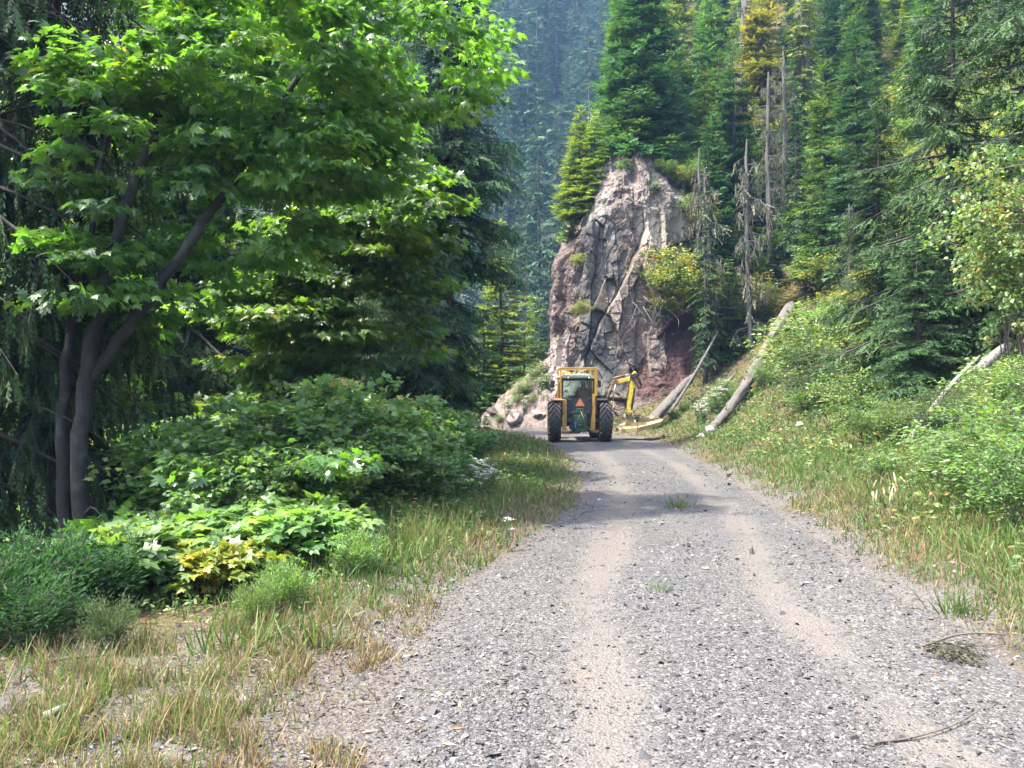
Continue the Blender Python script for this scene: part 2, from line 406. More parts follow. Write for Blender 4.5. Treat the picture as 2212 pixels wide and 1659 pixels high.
def build_cliff():
    plan = smooth_path([(3.2, 48, 0), (2.3, 42, 0), (1.9, 38.2, 0), (2.0, 36.2, 0), (2.9, 35.2, 0), (4.4, 34.9, 0), (6, 35.0, 0), (7.6, 35.5, 0), (9.5, 36.4, 0), (11.5, 37.2, 0)], 620)
    seg = np.linalg.norm(np.diff(plan, axis=0), axis=1); al = np.concatenate([[0], np.cumsum(seg)])
    nz = 460
    A = np.repeat(al[None], nz, 0)
    topz = np.interp(plan[:, 0], TOPX, TOPZ) + .30 * np.clip(plan[:, 1] - 36, 0, None)
    topz = topz + .8 * fbm(np.stack([al * 1.1, al * 0, al * 0], -1), 4, 71)
    vv = np.linspace(0, 1, nz)[:, None]
    z = -1.0 + (topz[None] + 1.3) * vv
    tg = norm(np.gradient(plan[:, :2], axis=0)); nrm = np.stack([tg[:, 1], -tg[:, 0]], -1)   # outward: to the front and left
    P3 = np.stack([A, np.zeros_like(A), z], -1)
    wa = .10 * fbm(P3 * 1.3, 3, 81); wz = .3 * fbm(P3 * .9, 3, 85)
    lean = .04 * z
    g1, g2, gi, GS = worley(A + wa + lean, z + wz, 46, 1.0, 3.2, 5)
    c1, c2, ci, CS = worley(A + wa * .8 + lean, z + wz * .6, 330, .42, 1.7, 6)
    e1, e2, ei, ES = worley(A + wa * 1.2, z + wz * .5, 2200, .22, .3, 9)
    r = np.random.default_rng(3)
    d = r.uniform(-.5, .5, 46)[gi] + r.uniform(-.26, .26, 330)[ci] + r.uniform(-.05, .05, 2200)[ei] + (A - ES[ei, 0]) * r.uniform(-.3, .3, 2200)[ei]
    d += (A - CS[ci, 0]) * r.uniform(-.42, .42, 330)[ci] + (z - CS[ci, 1]) * r.uniform(-.20, .12, 330)[ci]
    d += (A - GS[gi, 0]) * r.uniform(-.16, .16, 46)[gi]
    d -= .15 * (1 - sstep(.0, .07, g2 - g1)) + .06 * (1 - sstep(0, .06, c2 - c1)) + .03 * (1 - sstep(0, .16, e2 - e1))
    rubble = sstep(9.3, 10.4, z) * sstep(0, 1, A)                       # crumbling crown of the outcrop
    left = 1 - sstep(12.6, 13.6, A + .5 * fbm(P3 * 1.1, 3, 91))         # reddish lumpy rock round the left corner
    lump = fbm(P3 * 1.9, 5, 95)
    soft = np.clip(rubble + left * .8, 0, 1)
    d = d * (1 - .75 * soft) + soft * (.42 * lump + .1 * np.abs(fbm(P3 * 5, 3, 96)))
    d += .07 * fbm(P3 * 1.7, 3, 93) + .06 * fbm(P3 * 4, 4, 97) + .02 * fbm(P3 * 14, 3, 98)
    back = .045 * np.clip(z - 1, 0, None) + 1.2 * sstep(.74, 1.0, vv) ** 2 * np.ones_like(A) - .55 * (1 - sstep(0, 3.2, z))
    d = d - back
    PX = plan[None, :, 0] + nrm[None, :, 0] * d; PY = plan[None, :, 1] + nrm[None, :, 1] * d
    # stone colours: grey columns, pink and tan blocks, cream patch, maroon corner, pale pink foot
    px = 1106 + PX * FPX / np.maximum(PY, 1); 
    grey = np.array([.104, .098, .090]); pink = np.array([.150, .120, .102]); tanc = np.array([.175, .14, .105]); cream = np.array([.235, .208, .162]); mar = np.array([.092, .066, .060]); pale = np.array([.22, .185, .17])
    rc = r.uniform(0, 1, 330)[ci]
    wpink = sstep(1310, 1350, px + 40 * (rc - .5) + 25 * lump)
    C = grey * (1 - wpink[..., None]) + pink * wpink[..., None]
    C = np.where((rc > .90)[..., None] & (px > 1285)[..., None], tanc, C)
    wc_ = (sstep(1370, 1395, px + 15 * lump) * sstep(7.9, 8.6, z + .6 * lump) * (1 - sstep(10.2, 10.7, z + .5 * lump)))[..., None]
    C = C * (1 - wc_) + cream * wc_
    C = C * (1 - left[..., None] * .85) + mar * left[..., None] * .85
    wp = ((1 - sstep(3.2, 4.6, z + 1.2 * lump)) * (1 - sstep(1215, 1240, px)))[..., None]
    C = C * (1 - wp) + pale * wp
    wr = (rubble * .75)[..., None]; C = C * (1 - wr) + np.array([.125, .103, .092]) * wr
    C = C * (.82 + .36 * r.uniform(0, 1, 330)[ci] + .22 * fbm(P3 * 2.2, 4, 99))[..., None]
    stain = sstep(.05, .5, fbm(np.stack([A * 2.6, A * 0, z * .35], -1), 3, 101)); C = C * (1 - .38 * stain)[..., None]
    lich = sstep(.22, .42, fbm(P3 * 1.6 + 9, 4, 103)) * (px < 1330); C = C * (1 - .35 * lich[..., None]) + np.array([.26, .26, .235]) * .35 * lich[..., None]
    nx = len(al); i = (np.arange(nz - 1)[:, None] * nx + np.arange(nx - 1)[None]).ravel()
    V = np.stack([PX, PY, z], -1)
    cap = np.stack([plan[:, 0] - nrm[:, 0] * 5, plan[:, 1] - nrm[:, 1] * 5, topz + .1], -1)     # rock runs back under the soil on top
    Q = np.stack([i, i + 1, i + nx + 1, i + nx], -1); n0 = nz * nx; j = np.arange(nx - 1)
    Q2 = np.stack([(nz - 1) * nx + j, (nz - 1) * nx + j + 1, n0 + j + 1, n0 + j], -1)
    return np_mesh('rock_cliff', np.vstack([V.reshape(-1, 3), cap]), None, np.vstack([Q, Q2]), {'col': np.vstack([C.reshape(-1, 3), np.full((nx, 3), .1)])}, False)

def rock_shader(name, attrname=None, cols=None, scale=9, bs=.6):
    m, nt, b, out = new_mat(name); co = objco(nt)
    n = noise(nt, scale, 8, .7, co)
    c = attr(nt, attrname, 'Color') if attrname else ramp(nt, noise(nt, scale * .3, 5, .65, co), [(.3, cols[0]), (.7, cols[1])])
    c = mixc(nt, .8, c, ramp(nt, n, [(.28, (.55, .55, .57)), (.5, (1, 1, 1)), (.75, (1.4, 1.37, 1.3))]), 'MULTIPLY')
    L(nt, c, b.inputs['Base Color']); b.inputs['Roughness'].default_value = .92; b.inputs['Specular IOR Level'].default_value = .25
    bump(nt, n, bs, .06, b); return m

M_CLIFF = rock_shader('cliff_rock', 'col')
cliff = link('rock_cliff', build_cliff(), M_CLIFF); tag(cliff, 'jointed grey and pink rock cliff behind the tractor', 'cliff', kind='structure')

def build_bank():
    bot = smooth_path([(1.2, 35.3, -.2), (2.6, 34.2, -.2), (4.4, 33.1, -.15), (6, 32.4, 0), (7.6, 31.6, .2), (9.2, 31.2, .9)], 260)
    top = smooth_path([(1.7, 36.2, 1.2), (3.2, 35.6, 1.5), (4.9, 35.3, 2.3), (6.2, 35.4, 4.0), (7.4, 35.4, 5.3), (9.7, 35.1, 5.4)], 260)
    nv = 200; v = np.linspace(0, 1, nv)[:, None, None]
    P = bot[None] * (1 - v) + top[None] * v
    s = np.linspace(0, 1, 260)[None]; vv = v[..., 0]
    P[..., 2] -= (.55 * np.sin(pi * vv) * (s > 0)) * (1 - .3 * s)
    P[..., 1] += .9 * np.sin(pi * np.clip(vv * 1.05, 0, 1)) * sstep(.55, .85, s) - 1.1 * sstep(.86, 1, vv) * sstep(.5, .75, s)
    q = fbm(P * 1.6, 5, 111); q2 = np.abs(fbm(P * 4.5, 4, 113))
    g = fbm(np.stack([P[..., 0] * 1.6, P[..., 1] * .3, P[..., 2] * .35], -1), 3, 117)
    dd = .30 * q + .16 * q2 + .22 * g
    P[..., 1] -= dd * .8; P[..., 2] += dd * .5; P[..., 0] -= dd * .3
    mar = np.array([.066, .036, .034]); pk = np.array([.19, .145, .135]); rs = np.array([.13, .077, .068])
    w = sstep(.38, .62, s + .20 * q + .12 * (vv - .5)); w2 = (1 - sstep(.05, .35, vv + .3 * q)) * .8  # pink to maroon earth; dark right side also paints shade under the overhang
    C = pk * (1 - w[..., None]) + mar * w[..., None]; C = C * (1 - (w2 * w)[..., None]) + rs * (w2 * w)[..., None]
    C = C * (.85 + .5 * q)[..., None]
    nx = 260; i = (np.arange(nv - 1)[:, None] * nx + np.arange(nx - 1)[None]).ravel()
    return np_mesh('dirt_bank', P.reshape(-1, 3), None, np.stack([i, i + 1, i + nx + 1, i + nx], -1), {'col': C.reshape(-1, 3)}, True)
M_BANK = rock_shader('bank_earth', 'col', scale=14, bs=.7)
bank = link('dirt_bank', build_bank(), M_BANK); tag(bank, 'bare pink and maroon earth bank under overhanging bushes', 'earth bank', kind='structure')

tx = np.linspace(-3.6, 3.0, 300); ty = np.linspace(33.6, 39.5, 260); TX, TY = np.meshgrid(tx, ty)
ts, th = road_dist(TX, TY); tmask = sstep(.0, .7, ts - th) * sstep(-3.6, -2.2, TX) * (1 - sstep(38.6, 39.5, TY))
TZ = land(TX, TY) + .10 * tmask - .12 * (1 - tmask) + tmask * (.20 * n2(TX, TY, 1.5, 4, 121) + .20 * np.abs(n2(TX, TY, 4, 4, 123)) + .10 * n2(TX, TY, 9, 3, 125))
M_TALUS = rock_shader('talus_rubble', None, ((.115, .086, .076), (.195, .162, .148)), 12, .8)
tal = link('talus_slope', grid_mesh('talus_slope', tx, ty, TZ), M_TALUS); tag(tal, 'sunlit slope of pale pink rubble beside the road bend', 'rubble slope', kind='structure')
# ---------------------------------------------------------------- plant materials
M_MAPLE = leaf_mat('maple_leaf', [(0, (.045, .090, .034)), (.45, (.070, .140, .042)), (.85, (.105, .185, .048)), (.97, (.14, .21, .045)), (1, (.22, .23, .04))], .47, .36, (2.2, 2.5, .5), .65)
M_SHRUB = leaf_mat('shrub_leaf', [(0, (.05, .098, .036)), (.5, (.085, .16, .052)), (.88, (.135, .21, .06)), (1, (.25, .26, .05))], .40, .42, (2.0, 2.2, .6), .45)
M_GREYLEAF = leaf_mat('willow_leaf', [(0, (.035, .066, .03)), (.6, (.07, .112, .05)), (1, (.115, .16, .07))], .3, .7, (1.6, 1.8, .8), .2)
M_DARKLEAF = leaf_mat('dark_willow_leaf', [(0, (.012, .034, .013)), (.6, (.024, .066, .022)), (1, (.05, .105, .034))], .3, .75, (1.6, 1.8, .8), .15)
M_YELLOWLEAF = leaf_mat('autumn_leaf', [(0, (.065, .115, .024)), (.4, (.12, .17, .032)), (.7, (.20, .215, .035)), (.9, (.33, .26, .03)), (1, (.34, .15, .03))], .36, .45, (1.5, 1.6, .8))
M_PALELEAF = leaf_mat('pale_leaf', [(0, (.06, .12, .035)), (.5, (.11, .19, .055)), (.8, (.20, .25, .07)), (1, (.36, .23, .08))], .36, .42, (1.6, 1.7, .8))
def needle_mat(n, a, b_, c, tr=.18): return leaf_mat(n, [(0, a), (.55, b_), (1, c)], tr, .6, (1.5, 1.7, .7), .18, .3)
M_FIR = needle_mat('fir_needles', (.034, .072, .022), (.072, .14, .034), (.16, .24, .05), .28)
M_FIRLIT = needle_mat('sunlit_pale_needles', (.07, .11, .022), (.15, .21, .032), (.28, .31, .05), .3)  # lighter yellow-green paints sunlight into the needles; pale firs share it
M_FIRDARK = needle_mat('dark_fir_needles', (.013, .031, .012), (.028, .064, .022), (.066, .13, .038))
M_FIRBLUE = needle_mat('spruce_needles', (.022, .056, .028), (.046, .115, .05), (.095, .195, .075), .22)
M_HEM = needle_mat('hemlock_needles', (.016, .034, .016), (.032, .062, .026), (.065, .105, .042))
M_FARNEEDLE = leaf_mat('far_needles', [(0, (.018, .044, .028)), (.55, (.038, .08, .048)), (1, (.09, .135, .075))], .15, .9, (1.2, 1.4, .9), .05, .5)  # blue-green shift puts some of the distance haze into the needle colour
M_YELFIR = needle_mat('yellowed_needles', (.09, .10, .02), (.17, .16, .03), (.29, .22, .04), .3)
M_LICHEN = leaf_mat('lichen', [(0, (.06, .066, .046)), (.6, (.12, .124, .09)), (1, (.19, .19, .14))], .3, .8, (1, 1, 1), .1)
M_RUSTNEEDLE = needle_mat('dead_needles', (.10, .04, .02), (.19, .085, .04), (.28, .15, .07))
M_BARK = bark_mat('dark_bark', (.014, .012, .010), (.05, .042, .036))
M_MBARK = bark_mat('maple_bark', (.007, .006, .0055), (.022, .019, .017), (14, 14, 5), .5, (.036, .037, .034))
M_SNAG = bark_mat('weathered_wood', (.035, .032, .030), (.11, .102, .095), (26, 26, 2.2), .9)
M_SILVER = bark_mat('silver_wood', (.10, .094, .088), (.27, .25, .23), (26, 26, 1.8), .7)
M_TWIG = bark_mat('twig_bark', (.04, .033, .026), (.12, .10, .08))

# ---------------------------------------------------------------- leaf templates (y = towards the tip, z = upper side)
def fan(outline, cz=.06, droop=.25, fold=.10):
    o = np.array(outline, float); o = np.vstack([o, np.stack([-o[::-1][1:-1, 0], o[::-1][1:-1, 1]], -1)])
    v = np.vstack([[(0, .34)], o]); z = -droop * ((v[:, 0]) ** 2 + (v[:, 1] - .3) ** 2) + fold * np.abs(v[:, 0]); z[0] = cz
    n = len(o); t = [(0, 1 + (k + 1) % n, 1 + k) for k in range(n)]
    return np.stack([v[:, 0], v[:, 1], z], -1), np.array(t)
T_MAPLE = fan([(0, 0), (.22, -.12), (.20, .05), (.50, .08), (.30, .22), (.58, .48), (.46, .52), (.20, .46), (.26, .74), (.14, .72), (0, 1.05)], .05, .32, .12)
T_LOBED = fan([(0, 0), (.26, -.08), (.46, .18), (.33, .30), (.44, .62), (.2, .60), (0, 1.0)], .04, .30, .12)
T_OVATE = (np.array([(0, 0, 0), (.24, .38, .05), (-.24, .38, .05), (.17, .72, .0), (-.17, .72, .0), (0, 1, -.12), (0, .45, -.02)]),
           np.array([(0, 1, 6), (0, 6, 2), (6, 1, 3), (6, 4, 2), (6, 3, 5), (6, 5, 4)]))
T_LANCE = (np.array([(0, 0, 0), (.11, .45, .03), (-.11, .45, .03), (0, 1, -.10), (0, .5, -.01)]), np.array([(0, 1, 4), (0, 4, 2), (4, 1, 3), (4, 3, 2)]))
def twig_t(n, w=.20, lift=.0):
    """a fir twig: spine with n needle-clump spikes on either side"""
    V, T = [], []
    for k in range(n):
        y = k / n; ww = w * (1 - .5 * y) * (1 if k else .7)
        for s in (1, -1):
            b = len(V); V += [(0, y, 0), (0, y + .9 / n, 0), (s * ww, y + 1.15 / n, lift * (1 if k % 2 else -1))]
            T.append((b, b + 1, b + 2) if s < 0 else (b, b + 2, b + 1))
    b = len(V); V += [(-.05, .86, 0), (.05, .86, 0), (0, 1.08, 0)]; T.append((b, b + 1, b + 2))
    return np.array(V), np.array(T)
T_TWIG3, T_TWIG5, T_TWIG4 = twig_t(3, .24, .03), twig_t(5, .2, .05), twig_t(4, .22, .04)

def rand_dirs(r, n): 
    v = r.normal(size=(n, 3)); return norm(v)

def spray_leaves(acc, r, centers, radius, flat, n, size, tmpl, outward, tint=(0, 1), tilt=.5, droop=.25):
    """n leaves round each centre, spread in flattened clumps; blades face up, tips point outward"""
    k = len(centers)
    P = np.repeat(centers, n, 0); o = r.normal(size=(k * n, 3)); o = norm(o) * (r.uniform(0, 1, (k * n, 1)) ** .5)
    rad_ = np.repeat(np.broadcast_to(radius, (k,)), n)[:, None]
    o = o * rad_ * np.array([1, 1, flat]); P = P + o
    d = norm(o * np.array([1, 1, .3]) + .5 * rad_ * np.repeat(outward, n, 0) + .35 * rad_ * r.normal(size=(k * n, 3)) * np.array([1, 1, .3]))
    d[:, 2] -= droop + .25 * r.random(k * n); up = np.array([0, 0, 1.0]) + tilt * r.normal(size=(k * n, 3))
    base = np.repeat(r.uniform(tint[0], tint[1] * .8, k), n)
    acc.inst(*tmpl, P, frames(d, up), size * r.uniform(.45, 1.35, k * n), np.clip(base + r.uniform(-.15, .28, k * n), 0, 1))

# ---------------------------------------------------------------- broadleaf trees and shrubs
def make_broadleaf(r, stems, blobs, n_cl, leaves, size, tmpl, clump=.5, flat=.3, twig_r=.012, tint=(0, 1), tilt=.5, droop=.25, shell=.35):
    """stems: list of (points, radii); blobs: (centre, radii, weight) ellipsoids filled with leaf sprays carried on twigs"""
    wood, leaf = Acc(), Acc(); nodes = []
    for pts, r0, r1 in stems:
        p = smooth_path(pts, max(10, 5 * len(pts))); p[1:-1] += r.normal(size=(len(p) - 2, 3)) * r0 * .18
        rr = np.linspace(r0, r1, len(p)); tube(wood, p, rr, 9, .5)
        nodes.append(np.hstack([p, rr[:, None]]))
    nodes = np.vstack(nodes)
    w = np.array([b[2] for b in blobs]); w = w / w.sum(); C, O = [], []
    for (c, q, _), f in zip(blobs, w):
        m = max(1, int(round(n_cl * f))); d = rand_dirs(r, m); u = (shell + (1 - shell) * r.random((m, 1))) ** .6
        C.append(np.array(c) + d * u * np.array(q)); O.append(norm(d * np.array([1, 1, .4])))
    C = np.vstack(C); O = np.vstack(O)
    order = np.argsort(np.linalg.norm(C[:, None] - nodes[None, ::3, :3], axis=2).min(1))
    ext = list(nodes)
    E = np.array(ext)
    for k in order:
        c = C[k]; dd = np.linalg.norm(E[:, :3] - c, axis=1) + np.clip(E[:, 2] - c[2], 0, None) * .8
        j = int(dd.argmin()); a, ra = E[j, :3], E[j, 3]
        ln = np.linalg.norm(c - a)
        if ln < .05: continue
        mid = (a + c) / 2 + np.array([0, 0, .12 * ln]) + r.normal(size=3) * .07 * ln
        p = smooth_path([a, mid, c], 6); rs = min(ra * .7, twig_r * (1 + 1.2 * ln)); rr = np.linspace(rs, twig_r * .35, 6)
        tube(wood, p, rr, 5, .5, False); E = np.vstack([E, np.hstack([p[1:], rr[1:, None]])])
    spray_leaves(leaf, r, C, clump * r.uniform(.6, 1.3, len(C)), flat, leaves, size, tmpl, O, tint, tilt, droop)
    return wood.mesh('trunk', True), leaf.mesh('crown')

def put(name, parts, loc, rz, sc, label, cat, group=None, tilt=None):
    """a thing: an empty at its foot carrying one mesh per part; meshes may be shared between copies"""
    o = empty(name, loc, rz, sc); tag(o, label, cat, group)
    if tilt: o.rotation_euler = (tilt[0], tilt[1], rz)
    for pn, me, mt in parts:
        p = link(pn, me, None, o)
        if len(me.materials) == 0: me.materials.append(mt)
        elif mt is not None and me.materials[0] is not mt:
            p.material_slots[0].link = 'OBJECT'; p.material_slots[0].material = mt
    return o

# ---------------------------------------------------------------- conifers
def make_conifer(r, H, R, clear=.05, n_br=150, twigs=14, tl=.34, tmpl=T_TWIG3, el0=.1, el1=-.35, droop=.2, upturn=.1, shape=.85, wide=.5, trunk_r=.1,
                 sub=0, sublen=.2, hang=0.0, ragged=.3, roll=.5, whorl=0, gap=0.0, lean=0.0, bare_low=0.0, skirt=0, topspike=.06, side_tint=0.0, dead=0):
    """dead: extra dry bare branches low on the trunk; sub: twigs per branchlet (0 = twigs sit straight on the branch)"""
    wood, leaf = Acc(), Acc()
    tz = np.linspace(0, H, 14); bend = lean * (tz / H) ** 2 * H
    wob = np.cumsum(r.normal(size=(14, 2)) * .012 * R, 0); wob[0] = 0
    path = np.stack([bend + wob[:, 0], wob[:, 1], tz], -1)
    tube(wood, path, np.maximum(trunk_r * (1 - tz / H) ** .9, .012), 8, .5)
    n = n_br
    t = np.sort(clear + (1 - clear) * (r.random(n) ** (1.0)))
    if whorl: t = clear + (1 - clear) * (np.round((t - clear) / (1 - clear) * whorl) + r.normal(size=n) * .09) / whorl
    t = np.clip(t, clear, .985)
    az = r.uniform(0, 2 * pi, n)
    Lb = R * np.clip((1 - t) / (1 - clear), .0, 1) ** shape * r.uniform(1 - ragged, 1.12, n) + topspike * R
    if gap: Lb *= np.where(r.random(n) < gap, r.uniform(.2, .5, n), 1)
    if skirt: Lb *= .38 + .62 * sstep(clear, clear + skirt, t)
    el = el0 * t + el1 * (1 - t) + r.normal(size=n) * .10 + .5 * sstep(.85, 1, t)
    k = 6; s = np.linspace(0, 1, k)
    base = np.stack([np.interp(t * H, tz, path[:, 0]), np.interp(t * H, tz, path[:, 1]), t * H], -1)
    hd = np.stack([np.cos(az), np.sin(az)], -1); sd = np.stack([-np.sin(az), np.cos(az), np.zeros(n)], -1)
    rr = Lb[:, None] * (s * np.cos(el)[:, None])
    zz = Lb[:, None] * (np.sin(el)[:, None] * s - droop * s ** 2 + upturn * s ** 3)
    side = r.normal(size=n) * .12 * Lb
    B = np.empty((n, k, 3)); B[..., 0] = base[:, 0:1] + hd[:, 0:1] * rr; B[..., 1] = base[:, 1:2] + hd[:, 1:2] * rr; B[..., 2] = base[:, 2:3] + zz
    B += sd[:, None] * (side[:, None] * s ** 2)[..., None]
    for i in range(n):
        if Lb[i] > .35: tube(wood, B[i], np.linspace(max(.02 * Lb[i], .008), .004, k) * min(1, trunk_r * 10), 4, .5, False)
    for i in range(dead):
        tt = r.uniform(.04, .75); a = r.uniform(0, 2 * pi); l = R * r.uniform(.5, 1.1) * (1 - tt * .6)
        p0 = np.array([np.interp(tt * H, tz, path[:, 0]), np.interp(tt * H, tz, path[:, 1]), tt * H]); e = r.uniform(-.5, .1)
        p = [p0, p0 + l * .5 * np.array([cos(a), sin(a), e + .1]), p0 + l * np.array([cos(a), sin(a), e * 1.1 - .1])]
        tube(wood, smooth_path(p, 7), np.linspace(.018, .004, 7), 4, .95, False)
    # branchlets
    m = np.maximum(3, (twigs * np.clip(Lb / R, .12, 1) ** .8).astype(int)); I = np.repeat(np.arange(n), m)
    u = np.concatenate([(np.arange(q) + r.uniform(.2, .8, q)) / q for q in m]); u = .06 + .94 * u if not bare_low else bare_low + (1 - bare_low) * u
    f = u * (k - 1); j = np.minimum(f.astype(int), k - 2); w = (f - j)[:, None]
    P = B[I, j] * (1 - w) + B[I, j + 1] * w; tan = norm(B[I, j + 1] - B[I, j])
    sg = np.where(r.random(len(I)) < .5, 1, -1)[:, None]
    up = norm(np.cross(sd[I], tan)) * -1; up = np.where(up[:, 2:3] < 0, -up, up)
    ang = r.uniform(.65, 1.1, len(I))[:, None] * np.where(u > .93, .25, 1)[:, None]
    d = tan * np.cos(ang) + sg * sd[I] * np.sin(ang) + r.normal(size=(len(I), 3)) * .10
    d[:, 2] -= .12 + hang * r.uniform(.4, 1.4, len(I)); d = norm(d)
    ln = (wide * Lb[I] * (1 - u) ** .75 * r.uniform(.7, 1.15, len(I)) + tl * r.uniform(.5, 1, len(I)))
    tint = np.clip(.25 + .45 * u + r.uniform(-.22, .22, len(I)) + .15 * np.repeat(r.normal(size=n), m), 0, 1)
    upv = up + roll * r.normal(size=(len(I), 3))
    if not sub:
        leaf.inst(*tmpl, P, frames(d, upv), np.stack([np.clip(ln, .12, 3 * tl) * .0 + np.minimum(ln, 2.2 * tl), ln, ln], -1), tint)
    else:
        q = np.maximum(2, np.round(sub * np.clip(ln / (wide * R + tl), .15, 1))).astype(int); J = np.repeat(np.arange(len(I)), q)
        v = np.concatenate([(np.arange(z) + r.uniform(.1, .9, z)) / z for z in q])
        sag = .22 * (v ** 2) * ln[J]
        P2 = P[J] + d[J] * (v * ln[J])[:, None]; P2[:, 2] -= sag
        sx = np.cross(d[J], upv[J]); sx = norm(sx); s2 = np.where(r.random(len(J)) < .5, 1, -1)[:, None]
        a2 = r.uniform(.5, 1.0, len(J))[:, None] * np.where(v > .85, .3, 1)[:, None]
        d2 = d[J] * np.cos(a2) + s2 * sx * np.sin(a2) + r.normal(size=(len(J), 3)) * .12
        d2[:, 2] -= .10 + hang * r.uniform(.5, 1.6, len(J)); d2 = norm(d2)
        l2 = sublen * r.uniform(.6, 1.25, len(J)) * (1 - .35 * v)
        leaf.inst(*tmpl, P2, frames(d2, upv[J] + roll * r.normal(size=(len(J), 3))), l2, np.clip(tint[J] + .25 * v - .1 + r.uniform(-.1, .1, len(J)), 0, 1))
        for i in np.flatnonzero(ln > .3)[::2]:
            e = P[i] + d[i] * ln[i] * .9; e[2] -= .2 * ln[i]
            tube(wood, [P[i], (P[i] + e) / 2 + np.array([0, 0, .05 * ln[i]]), e], [.005, .004, .002], 3, .5, False)
    return wood.mesh('trunk', True), leaf.mesh('needles')

def make_snag(r, H, r0, n_stub=30, stub=.5, lean=0.0, tatters=0, taper=.55, broken=True):
    wood, lich = Acc(), Acc()
    z = np.linspace(0, H, 26); p = np.stack([lean * (z / H) ** 1.3 * H + .35 * r0 * np.cumsum(r.normal(size=26)) * .5, .3 * r0 * np.cumsum(r.normal(size=26)) * .5, z], -1)
    rr = r0 * (1 - taper * z / H) * (1 + .12 * r.normal(size=26)); 
    if broken: rr[-1] *= .25; rr[-2] *= .7
    n0 = len(wood.V); tube(wood, p, rr, 12, .5)
    V = wood.V[-1]; V[:-2] += (.10 * r0) * r.normal(size=(len(V) - 2, 1)) * norm(V[:-2] - np.repeat(p, 12, 0))
    for _ in range(n_stub):
        t = r.uniform(.12, .97); i = int(t * 25); a = r.uniform(0, 2 * pi); l = stub * r.uniform(.25, 1.2) * (1.15 - t * .5); e = r.uniform(-.9, .25)
        q = p[i] + np.array([cos(a), sin(a), 0]) * rr[i] * .6; c1 = q + np.array([cos(a), sin(a), e * .4]) * l * .5; c2 = c1 + np.array([cos(a + .3), sin(a + .3), e - .3]) * l * .5
        tube(wood, smooth_path([q, c1, c2], 5), np.linspace(max(.035 * l, .012), .004, 5), 4, .5, False)
        if tatters:
            m = tatters; u = r.random(m)[:, None]; P = c1 * (1 - u) + c2 * u; d = np.tile([0, 0, -1.0], (m, 1)) + .25 * r.normal(size=(m, 3))
            lich.inst(*T_TWIG3, P, frames(d, r.normal(size=(m, 3))), np.stack([np.full(m, .12), r.uniform(.12, .5, m), np.full(m, .12)], -1), r.random(m))
    return wood.mesh('trunk', True), (lich.mesh('lichen') if tatters else None)

def make_shrub(r, H, R, stems=14, leaves=26, per=9, size=.09, tmpl=T_OVATE, clump=.16, tint=(0, 1), flat=.6, tilt=.6, droop=.2, up=.55, base=.1, twig_r=.006):
    """many stems rising from one foot, leafy over their upper part"""
    wood, leaf = Acc(), Acc(); C, O = [], []
    for k in range(stems):
        a = 2 * pi * (k + r.random()) / stems; q = R * r.uniform(.15, 1.0) ** .7; h = H * (1 - .45 * (q / R) ** 2) * r.uniform(.75, 1.1)
        b0 = np.array([cos(a), sin(a), 0]) * base * R; tip = np.array([cos(a) * q, sin(a) * q, h]); mid = b0 * .4 + tip * .5 + np.array([0, 0, h * .12]) - np.array([cos(a), sin(a), 0]) * q * .12
        p = smooth_path([b0, mid, tip], 9); p[1:] += r.normal(size=(8, 3)) * .02 * H
        tube(wood, p, np.linspace(twig_r * 1.8, twig_r * .5, 9), 5, .5, False)
        for _ in range(per):
            u = up + (1 - up) * r.random() if r.random() > .3 else r.uniform(.25, 1); i = min(7, int(u * 8)); f = u * 8 - i; c = p[i] * (1 - f) + p[i + 1] * f
            o = r.normal(size=3) * np.array([1, 1, .5]) * R * .22; o[2] = abs(o[2]) * .5; e = c + o
            tube(wood, [c, (c + e) / 2 + np.array([0, 0, .03]), e], [twig_r * .6, twig_r * .5, twig_r * .3], 3, .5, False)
            C.append(e); O.append(norm(e * np.array([1, 1, .35]) + 1e-3))
    C = np.array(C); C[:, 2] = np.maximum(C[:, 2], .06)
    spray_leaves(leaf, r, C, clump * r.uniform(.7, 1.4, len(C)), flat, leaves, size, tmpl, np.array(O), tint, tilt, droop)
    return wood.mesh('stems', True), leaf.mesh('leaves')
# ---------------------------------------------------------------- conifers: prototypes
R_ = lambda s: np.random.default_rng(s)
FIR = [make_conifer(R_(20 + i), 8, q, n_br=nb, twigs=tw, tl=.26, whorl=wh, shape=sh, wide=.42, el0=.15, el1=-.12, droop=.22, upturn=.22, ragged=rg, roll=.45, trunk_r=.11, clear=.03)
       for i, (q, nb, tw, wh, sh, rg) in enumerate([(1.75, 210, 22, 26, .85, .25), (1.5, 230, 22, 0, .9, .3), (1.15, 230, 20, 0, .62, .5), (1.45, 170, 22, 20, .8, .35)])]
OLD = [make_conifer(R_(40 + i), 12, q, n_br=200, twigs=16, tl=.30, shape=.55, wide=.35, el0=.1, el1=-.5, droop=.35, upturn=.1, ragged=.6, roll=.6, trunk_r=.17, clear=.1, gap=.3)
       for i, q in enumerate((1.3, 1.6))]
SPIRE = [make_conifer(R_(50 + i), 30, q, n_br=190, twigs=9, tl=1.0, shape=.55, wide=.35, el0=0, el1=-.5, droop=.3, upturn=.05, ragged=.55, roll=.7, trunk_r=.28, clear=.04, gap=.2, tmpl=T_TWIG3)
         for i, q in enumerate((2.6, 3.2, 2.1, 3.6))]
DOUG = [make_conifer(R_(60 + i), 13, q, n_br=nb, twigs=25, tl=.24, sub=13, sublen=.27, tmpl=T_TWIG4, shape=.8, wide=.34, el0=.25, el1=-.35, droop=.30, upturn=.20, ragged=.35, roll=.55, trunk_r=.15, clear=.02, hang=.25)
        for i, (q, nb) in enumerate(((3.1, 250), (2.5, 220)))]
